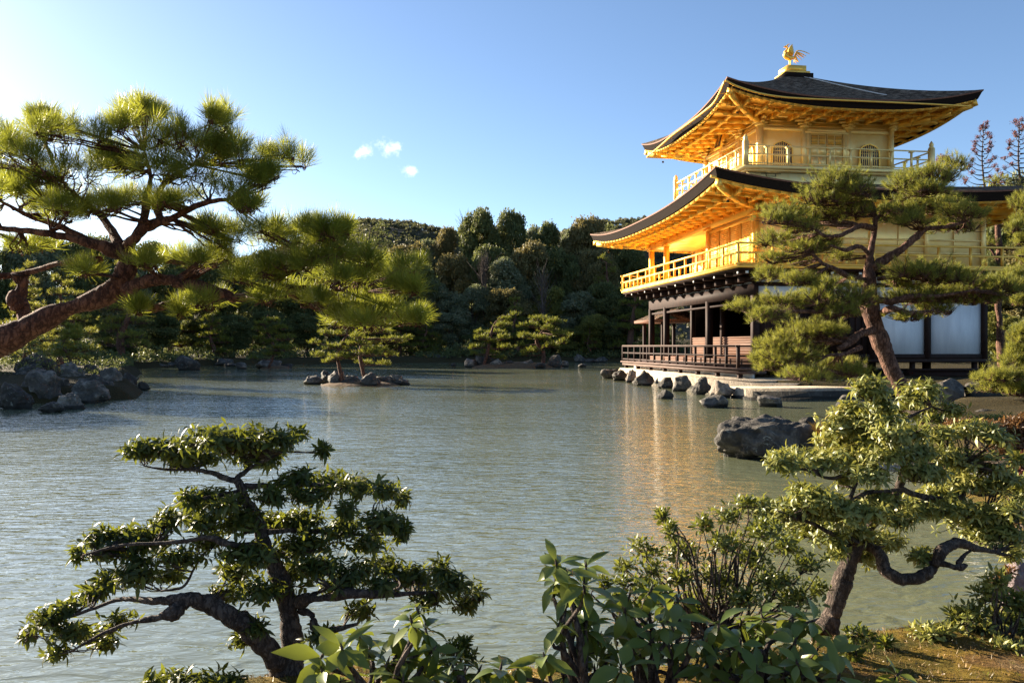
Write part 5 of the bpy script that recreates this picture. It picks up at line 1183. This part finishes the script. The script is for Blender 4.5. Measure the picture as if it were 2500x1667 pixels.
broad_bush('lowest broad leaved bush peeping over the bottom edge left of centre', Z4, .5315, 2.45, (2200, 1420), [(2000, 1250), (2080, 1220), (2200, 1235), (2300, 1225), (2130, 1285), (2360, 1280), (2260, 1290)], 55)

# ------------------------------------------------------------------ layered pines on the islets and far shore
def layered_pine(label, x, yb, yt, w, D, seed, tiers=6, lean=0.0, size=.26, dens=1.1, pads=None, base_z=None, group='layered pines across the pond', leaf='needle_far', join=False):
    r = np.random.default_rng(seed); m = D/FPX; base = at(x, yb, D); top = at(x+lean*w, yt, D)
    t = Tree('layered_pine', label, 'tree', base, seed, M['bark_pine'], M[leaf], T_FAR, size, group)
    H = top[2]-base[2]; mid = base*.5+top*.5+np.array([w*m*.08*r.normal(), 0, 0])
    t.limb([base-[0, 0, .3], base*.75+top*.25+np.array([w*m*.05*r.normal(), 0, 0]), mid, base*.2+top*.8+np.array([w*m*.05*r.normal(), 0, 0]), top], [H*.040, H*.034, H*.026, H*.016, H*.006], 'trunk', sides=8)
    if pads is None:
        pads = []
        for i in range(tiers):
            f = .22+.78*i/(tiers-1); half = w/2*(1-.72*f**1.5)
            yy = yb+(yt-yb)*f
            for s in (-1, 1):
                pads.append((x+lean*w*f+s*half*r.uniform(.45, .62), yy+r.uniform(-.4, .4)*(yb-yt)/tiers, half*r.uniform(.40, .58), (yb-yt)/tiers*r.uniform(.26, .36)))
            if i < tiers-1: pads.append((x+lean*w*f+half*r.uniform(-.3, .3), yy-.3*(yb-yt)/tiers, half*.5, (yb-yt)/tiers*.3))
    sp = []
    for px, py, rx, ry in pads:
        Y = D+r.uniform(-.5, .5)*w*m*.6; sp.append((at(px, py, Y), (rx*m, rx*m*.9, ry*m)))
    t.pads(sp, dens*1.5, up=1.1, twig_r=.010*size/.2, k_div=16, shell=.3)
    return t
ip = lambda rows: [(550+a*.4464, 480+b*.4464, c*.4464*.76, d*.4464*.72) for a, b, c, d in rows]
layered_pine('small layered pine with a straight trunk on the rocky islet in mid pond', 837, 921, 785, 200, 35.0, 61, size=.16, dens=1.6, base_z=.2,
    pads=ip([(590,692,80,24),(680,690,80,28),(640,672,60,20),(560,745,64,24),(650,745,90,28),(490,795,50,20),(600,820,90,25),(680,800,70,24),(510,862,60,28),(640,870,110,30),(720,800,100,34),(790,850,100,34),(860,840,60,26),(560,895,40,15),(720,760,60,24)]))
layered_pine('darker leaning pine behind the straight one on the rocky islet', 893, 916, 790, 160, 36.3, 62, size=.16, dens=1.6,
    pads=ip([(840,735,100,28),(930,780,90,28),(800,790,80,28),(870,910,60,18),(770,905,70,18),(900,860,60,24),(990,770,46,18),(840,830,70,24)]))
layered_pine('small leaning pine on the left islet beside the domed rock', 655, 890, 768, 120, 60, 63, size=.26, dens=1.5,
    pads=ip([(250,675,80,22),(200,690,60,20),(180,720,50,20),(300,715,70,22),(240,740,60,22),(185,770,50,18),(330,770,80,26),(240,790,70,22),(170,825,40,14),(300,830,80,24),(260,860,70,16),(150,880,36,14),(360,820,50,20)]))
layered_pine('left pine of the two pine islet with stacked pads', 1180, 890, 770, 150, 63.5, 64, lean=.3, size=.26, dens=1.5,
    pads=ip([(1580,640,40,14),(1530,665,60,20),(1510,700,70,22),(1480,740,80,22),(1390,740,50,18),(1400,770,60,20),(1370,820,60,22),(1450,790,70,24),(1360,858,40,16),(1450,850,70,24),(1520,770,60,24),(1540,820,60,24),(1500,880,50,14)]))
layered_pine('right pine of the two pine islet with a broad crown', 1325, 890, 770, 170, 64.5, 65, size=.26, dens=1.5,
    pads=ip([(1720,665,80,22),(1790,680,80,24),(1660,700,70,22),(1760,720,80,24),(1640,760,70,24),(1720,770,80,24),(1830,750,70,26),(1620,810,50,22),(1680,840,70,24),(1780,810,80,26),(1850,790,50,22),(1640,860,40,16),(1880,760,36,16)]))
for i, (x, yb, yt, w, D, lab) in enumerate(((1545, 880, 690, 130, 88, 'bright layered pine seen left of the pavilion pillars'), (1610, 875, 715, 110, 90, 'layered pine seen between the pavilion pillars'), (1590, 878, 790, 80, 87.5, 'small layered pine behind the porch roof'), (1440, 880, 800, 70, 88.5, 'small bright pine left of the deck corner on the far shore'),
        (975, 878, 745, 120, 88, 'wide layered pine in the shade behind the rocky islet'), (1040, 880, 790, 90, 88, 'low layered pine above the pale rock pair'), (1255, 882, 735, 90, 89, 'shaded layered pine between the two islet pines'),
        (420, 880, 700, 170, 76, 'shaded layered pine on the far left shore'), (520, 884, 760, 120, 74, 'low pine on the far left shore above the standing boulder'), (1480, 865, 640, 130, 96, 'tall layered pine on the slope left of the golden balcony'))):
    layered_pine(lab, x, yb, yt, w, D, 70+i, tiers=6, size=.32, dens=1.1)
for i, (x, yb, yt, w, D, lab) in enumerate(((150, 900, 690, 190, 39, 'hazy pale pine on the left bank behind the big pine trunk'), (60, 905, 660, 180, 42, 'hazy pine at the left edge behind the gnarled limb'), (175, 890, 800, 120, 33, 'low pale pine above the left shore boulders'), (300, 880, 650, 170, 55, 'dim pine on the left bank under the big pine crown'))):
    layered_pine(lab, x, yb, yt, w, D, 90+i, tiers=6, size=.22, dens=.9, group='pines of the left bank', leaf='needle_near')

# ------------------------------------------------------------------ the wood across the pond
def leaf_clump(seed, n=6, s=.16, R=.34):
    r = np.random.default_rng(seed); v = []; f = []
    for i in range(n):
        c = r.normal(size=3)*R*.6; a = unit(r.normal(size=3)+[0, 0, .5]); b = unit(np.cross(a, r.normal(size=3))); c2 = np.cross(a, b); k = len(v); l = s*r.uniform(.7, 1.3)
        v += [c-b*l, c-c2*l*.5, c+b*l, c+c2*l*.5]; f.append((k, k+1, k+2, k+3))
    return np.array(v), np.array(f)
T_CL = [leaf_clump(s) for s in (1, 2, 3, 4)]
def proto_tree(seed, kind):
    """a wood tree 10 m tall and about 7 m wide: trunk with limbs, and a crown of leaf clumps in uneven masses"""
    r = np.random.default_rng(seed); mat = M['wood_'+kind]
    root = bpy.data.objects.new('evergreen_tree', None); COL.objects.link(root); cr = MB(); tr = MB()
    nb = {'a': 17, 'b': 20, 'c': 18, 'd': 15}[kind]; blobs = []
    for i in range(nb):
        z = 2.2+7.0*(i+.5)/nb; prof = 3.1*math.sin(math.pi*min(1, (z-.8)/10.2))**.8*(1.0 if z < 7 else .92); a = i*2.4+r.uniform(-.6, .6); d = prof*r.uniform(.35, .95)
        blobs.append((np.array([d*math.cos(a), d*math.sin(a), z+r.uniform(-.4, .4)]), r.uniform(.85, 1.75)))
    blobs.append((np.array([r.normal()*.5, r.normal()*.5, 9.2]), .85))
    for c, b in blobs:
        n = int(150*b*b); d = unit(r.normal(size=(n, 3))); d[:, 2] = np.abs(d[:, 2])*1.15-.35; d = unit(d); rad = (.62+.42*r.random((n, 1)))*b
        p = c+d*rad*[1, 1, .8]; ax = unit(d+r.normal(size=(n, 3))*.6)
        w = r.integers(4, size=n); sc = r.uniform(.7, 1.25, n); fr = frames(ax, r)
        for i in range(4): scat(cr, T_CL[i], p[w == i], fr[w == i], sc[w == i])
    P = spline([(0, 0, -1.5), (.1*r.normal(), .1, 2), (.3*r.normal(), .3*r.normal(), 5), (.2*r.normal(), 0, 8.5)], 14); tr.tubes(P, np.linspace(.26, .05, 14), 7)
    for c, b in blobs[::2]:
        s0 = P[min(12, max(2, int(c[2]*.9)))]-[0, 0, .6]; tr.tubes(spline([s0, (s0+c)/2-[0, 0, .2], c], 6), np.linspace(.09, .03, 6), 5)
    cr.build('crown', mat, root, local=True); tr.build('trunk', M['bark_far'], root, smooth=True, local=True)
    return root
PROTO = {k: [proto_tree(200+10*i+ord(k), k) for i in range(3)] for k in 'abcd'}
USED = set()
rw = np.random.default_rng(3)
def wood_tree(x, yt, w, D, kind, label, group='evergreen trees of the wood across the pond', zb=None):
    i = int(rw.integers(3)); p = PROTO[kind][i]
    if (kind, i) in USED: o = copy_tree(p)
    else: o = p; USED.add((kind, i))
    X = (x-CX)/FPX*D; g = float(ground_h(np.array([X]), np.array([float(D)]))[0]) if zb is None else zb
    H = EYE+(HOR-yt)/FPX*D-g; s = w*D/FPX/6.6
    o.location = (X, float(D), g); o.scale = (s, s, H/10.1); o.rotation_euler = (0, 0, float(rw.uniform(0, 6.28)))
    tag(o, label, 'tree', group)
    return o
WT = [(1000,598,135,108,'b','brownish domed tree rising right of the small gnarled one'),(1086,553,72,112,'b','narrow tree just left of the two tallest crowns'),(1165,520,104,110,'a','tall crown left of the tallest tree of the wood'),(1246,514,98,112,'a','tallest dark crown of the wood'),
      (1335,543,92,112,'a','dark flat crown right of the tallest tree'),(1432,540,118,110,'b','broad brownish crown nearest the lower roof tip'),(1505,552,90,112,'a','dark crown showing under the tip of the lower roof'),(1050,590,80,114,'c','greyish crown behind the narrow tree'),(1290,560,80,116,'c','greyish crown between the tallest and the flat crown'),(1205,560,90,116,'b','brown crown in the gap before the tallest tree'),(1390,560,80,116,'c','greyish crown left of the broad brownish one'),
      (1110,625,110,102,'b','brown rounded tree below the narrow top'),(1190,600,110,101,'a','dark tree in the middle of the wood below the tall crowns'),(1292,595,125,100,'b','large domed brown tree in the centre right of the wood'),(1375,605,105,101,'a','dark tree right of the large domed brown one'),(1462,612,105,100,'b','brown tree left of the golden balcony'),(1535,600,95,102,'a','dark tree behind the porch columns of the upper floor'),(1580,640,90,104,'a','dark tree seen through the open upper porch'),
      (935,635,115,98,'a','dark tree behind the bright tip of the big pine'),(1015,650,120,97,'a','dark tree right of the big pine tip'),(1072,690,110,96,'c','grey green tree in the middle left of the wood'),(1150,700,100,95,'c','grey glinting tree in the middle of the wood'),(1240,640,115,97,'c','grey glinting tree below the tallest crown'),(1238,708,120,94,'b','low domed brown tree above the islet pines'),(1345,700,105,94,'d','olive tree above the right islet pine'),(1402,715,125,94,'c','pale grey green tree near the deck corner'),(1475,690,95,94,'a','dark tree left of the pavilion pillars'),(1535,700,95,95,'a','dark tree behind the pavilion pillars'),(1600,690,100,95,'a','dark tree seen through the ground floor pillars'),
      (1000,740,90,91,'a','low dark tree above the far shore right of the islet'),(1100,765,95,91,'c','low grey green tree above the far shore'),(1310,775,110,91,'a','low dark tree behind the right islet pine'),(1450,765,85,90,'d','low olive tree at the shore left of the deck'),(1510,790,80,90,'a','low dark tree at the shore beside the deck'),(1180,800,90,90,'a','dark bushy tree behind the left islet pine'),(1390,800,100,90,'d','low olive bush tree on the far shore right of the islet pines'),(1050,810,80,90,'d','low olive bush tree behind the pale rock pair'),(1240,800,90,90,'a','dark bushy tree between the islet pines'),
      (920,720,110,88,'a','dark tree behind the islet with the little pine'),(860,650,110,92,'a','dark tree behind the right part of the big pine'),(780,660,120,90,'b','brown tree behind the lower pine branch'),(700,650,120,88,'a','dark tree above the small leaning islet pine'),(615,660,120,85,'a','dark tree in the shaded wood left of the leaning islet pine'),(530,650,125,83,'a','dark tree in the shaded wood behind the dipping branch'),(450,665,120,82,'b','brown tree in the shaded far left wood'),
      (840,760,100,86,'a','low shaded tree behind the straight islet pine'),(750,770,100,84,'a','low shaded tree right of the leaning islet pine'),(660,760,110,82,'a','low shaded tree behind the leaning islet pine'),(570,770,110,79,'a','low shaded tree at the far left shore'),(480,780,110,78,'a','low shaded tree behind the standing boulder'),(375,640,130,72,'a','dark tree of the left wood under the fork of the big pine'),(280,640,140,68,'c','hazy grey tree of the left wood'),(180,635,150,64,'a','hazy dark tree of the left wood behind the trunk'),(80,630,150,60,'c','hazy grey tree at the left edge'),(-20,640,150,58,'a','hazy dark tree cut by the left edge'),(380,770,110,70,'a','low dark tree above the far left shore'),(290,790,110,60,'a','low dark tree behind the left shore rocks')]
for x_, yt_, *rest_ in WT: wood_tree(x_, yt_-(48 if x_ < 640 and yt_ < 700 else 0), *rest_)
for x, Y, H in ((-30, 32, 6.5), (-27, 37, 7)):      # unseen trees, added beyond the picture to shade the left shore
    wood_tree(CX+x/Y*FPX, HOR-(H-EYE)*FPX/Y, 7*FPX/Y, Y, 'a', 'unseen dark tree added beyond the picture edge to shade the left shore', 'added shade trees beyond the left edge')
g2 = 'trees behind the pavilion on the right'
for a in ((2420,440,130,78,'d','olive topped tree right of the pavilion roof under the red conifers',g2),(2500,430,120,80,'c','grey green tree at the right edge under the red conifers',g2),(2460,520,150,66,'a','dark tree seen right of the lower golden wall',g2),(2400,620,140,62,'a','dark tree right of the white panels',g2),(2500,600,160,60,'b','brown tree at the right edge behind the young pine',g2),(2440,760,120,58,'d','low olive tree right of the white panels',g2),(2530,770,120,56,'a','low dark tree at the right edge',g2),(2340,640,120,70,'a','dark tree behind the right end of the pavilion',g2)): wood_tree(*a)
# a gnarled open tree and bare trees in the wood
def open_tree(name, label, x, yb, yt, D, seed, leaf, pads, size=.4, tpl=None, cat='tree', dens=.8, r=.3, group=None, limbs=(), bark='bark_far'):
    t = Tree(name, label, cat, at(x, yb, D), seed, M[bark], M[leaf], tpl or T_CL, size, group)
    t.limb([at(x, yb+20, D), at(x+4, yb*.6+yt*.4, D), at(x-4, yb*.3+yt*.7, D), at(x, yt, D)], [r, r*.8, r*.5, r*.15], 'trunk', sides=8)
    for l in limbs: t.limb([at(a, b, D) for a, b in l], np.linspace(r*.4, r*.1, len(l)), sides=6)
    m = D/FPX
    if pads: t.pads([(at(a, b, D+t.rng.uniform(-1, 1)), (c*m, c*m, d*m)) for a, b, c, d in pads], dens, twig_r=.02, k_div=10, shell=.2)
    return t
open_tree('gnarled_tree', 'small gnarled tree with open clumps against the hazy hill', 905, 700, 552, 108, 301, 'wood_a', [(931,552,20,9),(915,564,24,9),(940,570,16,8),(900,580,20,8),(925,590,18,8),(895,600,18,8),(950,596,20,10)], 1.0, limbs=[[(905,640),(915,600),(925,560)],[(905,620),(895,600),(890,585)]], dens=2.2)
for x, yb, yt, w, D, lab in ((1325, 790, 655, 70, 92.5, 'pale leafless tree standing before the wood near the deck'), (1135, 620, 532, 60, 118, 'bare tree top between the crowns of the wood'), (1180, 720, 620, 80, 96, 'grey leafless twigs in the middle of the wood')):
    t = Tree('bare_tree', lab, 'tree', at(x, yb+60, D), int(x), M['twig'], M['wood_b'], T_CL, .4, 'leafless trees of the wood'); r = np.random.default_rng(int(x)); tw = MB()
    t.limb([at(x, yb+60, D), at(x+3, yb, D), at(x-2, (yb+yt)/2, D), at(x, yt, D)], [.16, .13, .09, .02], 'trunk', sides=6)
    P = []
    for i in range(90):
        f = r.uniform(0, .8); s = at(x+r.normal()*3, yb+(yt-yb)*f, D); e = s+np.array([r.normal()*.35, r.normal()*.35, 1])*r.uniform(.9, 2.6); P.append(spline([s, (s+e)/2+r.normal(size=3)*.1, e], 5))
    tw.tubes(np.array(P), np.tile(np.linspace(.035, .012, 5), (90, 1)), 3); tw.build('branches', M['twig'], t.root)
RC = 'red tinged conifers beyond the pavilion'
for x, yt, D, lab, sd in ((2402, 300, 76, 'thin red brown conifer standing left of the other against the sky', 5), (2490, 288, 76, 'thin red brown conifer at the right edge against the sky', 6)):
    r = np.random.default_rng(sd); pads = []; lim = []
    for i in range(26):
        f = (i+.5)/26; y = yt+4+150*f; hw = 6+44*f**.8; px = x+(-1)**i*hw*r.uniform(.35, 1.0); pads.append((px, y-r.uniform(0, 8), r.uniform(5, 10), r.uniform(3, 6)))
        lim.append([(x, y+12), ((x+px)/2, y+10), (px, y)])
    open_tree('red_conifer', lab, x, 620, yt, D, sd, 'wood_red', pads, .42, dens=3.6, r=.16, group=RC, limbs=lim) if 'wood_red' in M else None
open_tree('red_conifer', 'small red brown tree top over the right end of the upper balcony', 2304, 560, 378, 76, 9, 'wood_red', [(2300,388,16,8),(2312,384,12,7),(2292,396,12,6),(2318,396,10,6)], .42, dens=6, r=.14, group=RC)
t = Tree('red_pine', 'orange barked pine trunk right of the white panels', 'tree', at(2446, 880, 40), 77, M['bark_pine'], M['needle_near'], T_NEAR, .3)
t.limb([at(2452, 900, 40), at(2446, 830, 40), at(2438, 760, 40), at(2443, 690, 40), at(2436, 560, 40), at(2440, 470, 40)], [.24, .22, .2, .18, .12, .05], 'trunk', sides=10)
t.limb([at(2438, 640, 40), at(2420, 610, 40), at(2405, 600, 40)], [.07, .05, .02]); t.limb([at(2440, 560, 40), at(2465, 530, 40), at(2490, 520, 40)], [.06, .04, .02])
t.pads([(at(x, y, 40), (a*.0195, a*.0195, b*.0195)) for x, y, a, b in ((2410,590,40,16),(2450,540,46,18),(2490,515,40,18),(2425,500,40,16),(2470,470,40,18),(2440,440,34,14),(2480,600,40,16),(2415,650,36,14))], 1.0, twig_r=.015, k_div=14, shell=.3)

# ------------------------------------------------------------------ far wood on the hill, ground cover, dry grass
r = np.random.default_rng(44); n = 7000
hxp = r.uniform(-.36, .36, n); hyp = HS*(250+270*r.random(n)**.6); hX = hxp*hyp; hz = hill_h(hX, hyp)
ct = []
for s in range(3):
    q = np.random.default_rng(500+s); v = []; f = []
    for i in range(46):
        d = unit(q.normal(size=3)); d[2] = abs(d[2])*1.2-.3; c = d*[2.3, 2.3, 2.6]*q.uniform(.6, 1.1)+[0, 0, 3.2]; a = unit(d+q.normal(size=3)*.6); b = unit(np.cross(a, q.normal(size=3))); e = np.cross(a, b); k = len(v); l = q.uniform(.5, 1.0)
        v += [c-b*l, c-e*l*.6, c+b*l, c+e*l*.6]; f.append((k, k+1, k+2, k+3))
    k = len(v); v += [(-.15, 0, -1.5), (.15, 0, -1.5), (.1, 0, 3), (-.1, 0, 3)]; f.append((k, k+1, k+2, k+3))
    ct.append((np.array(v), np.array(f)))
mb = MB(); wsel = r.integers(3, size=n); scl = r.uniform(.55, 1.25, n)*HS*.62; up = np.tile([0., 0, 1], (n, 1)); fr = frames(up, r)
for i in range(3):
    m = wsel == i; scat(mb, ct[i], np.stack([hX, hyp, hz], -1)[m], fr[m], scl[m])
tag(mb.build('hill_wood', M['wood_hill']), 'bluish wooded hillside far behind the pond', 'wood', kind='stuff')

n = 26000; gx = r.uniform(-2.2, 3.4, n); gy = r.uniform(3.0, 5.0, n); dd = pond_dist(gx, gy); k = dd > .02; gx, gy = gx[k], gy[k]; gz = ground_h(gx, gy)
mb = MB(); blade = (np.array([(-.05, 0, 0), (.05, 0, 0), (.0, .12, 1.0)]), np.array([(0, 1, 2)])); ax = unit(np.array([0, 0, .8])+r.normal(size=(len(gx), 3))*.7)
scat(mb, blade, np.stack([gx, gy, gz], -1), frames(ax, r), r.uniform(.012, .035, len(gx))); litter = leaf_shape(1, .4, .1, .2, 2); lt_ = (litter[0], np.array(litter[1]))
n2 = 5000; j = r.integers(len(gx), size=n2); scat(mb, lt_, np.stack([gx[j]+r.normal(size=n2)*.02, gy[j], gz[j]+.006], -1), frames(unit(np.array([0, 0, .3])+r.normal(size=(n2, 3))*.5), r), r.uniform(.010, .022, n2))
n3 = 260; j = r.integers(len(gx), size=n3)
for i, tp in enumerate(T_SHRUB): scat(mb, tp, np.stack([gx[j], gy[j], gz[j]], -1)[i::3], frames(unit(np.array([0, 0, 1.])+r.normal(size=(len(j[i::3]), 3))*.3), r), r.uniform(.012, .034, len(j[i::3])), 1)
tag(mb.build('moss_and_litter', [M['litter'], M['leaf_shrub']]), 'brown moss and fallen needles covering the near bank', 'ground cover', kind='stuff')
def grass_tuft(label, px, py, D, n, L, seed):
    q = np.random.default_rng(seed); c = at(px, py, D); mb = MB(); P = []
    for i in range(n):
        a = q.uniform(0, 6.28); o_ = np.array([math.cos(a), math.sin(a), 0]); l = L*q.uniform(.5, 1); s = c+o_*q.random()*L*.18; P.append(spline([s, s+o_*l*.12+[0, 0, l*.6], s+o_*l*q.uniform(.2, .55)+[0, 0, l*.9]], 5))
    mb.tubes(np.array(P), np.tile([.006, .006, .005, .004, .001], (n, 1)), 3); o = mb.build('grass_tuft', M['grass_dry']); o.location = (0, 0, 0); tag(o, label, 'grass')
grass_tuft('tuft of yellow dry grass behind the large dark rock', 2012, 1092, 12.0, 220, .42, 4)

# undergrowth along the shaded shores
r = np.random.default_rng(91); n = 60000; gx = r.uniform(-45, 34, n); gy = r.uniform(27, 108, n); dd = pond_dist(gx, gy); lc = (gx-CB[0])*math.cos(TH)+(gy-CB[1])*math.sin(TH)
den = vnoise(gx+200, gy+200, 2.2, 12)+vnoise(gx+400, gy+400, 6, 13)
k = (dd > .5) & (den > -.12) & (np.abs(lc) + np.where(gy < 50, 0, 20) > 8.5) & ((gx < -8) | (gy > 52)) & (dd < 22) & ((gy > 50) | (gx < -15)); gx, gy, dd, den = gx[k], gy[k], dd[k], den[k]; gz = ground_h(gx, gy)
mb = MB(); hgt = (np.clip(den+.12, 0, 1)*2.6+.15)*np.clip(dd/3, .3, 1)*r.random(len(gx))**.5; w = r.integers(4, size=len(gx)); fr = frames(r.normal(size=(len(gx), 3)), r); sc = r.uniform(.6, 1.1, len(gx))*np.where(gy < 50, .36, 1)
for i in range(4): scat(mb, T_CL[i], np.stack([gx, gy, gz+hgt], -1)[w == i], fr[w == i], sc[w == i])
tag(mb.build('undergrowth', M['wood_a']), 'dark undergrowth below the trees along the far and left shores', 'undergrowth', kind='stuff')
for k_ in 'abcd':
    for i_ in range(3):
        if (k_, i_) not in USED:
            for c_ in list(PROTO[k_][i_].children): bpy.data.objects.remove(c_)
            bpy.data.objects.remove(PROTO[k_][i_])
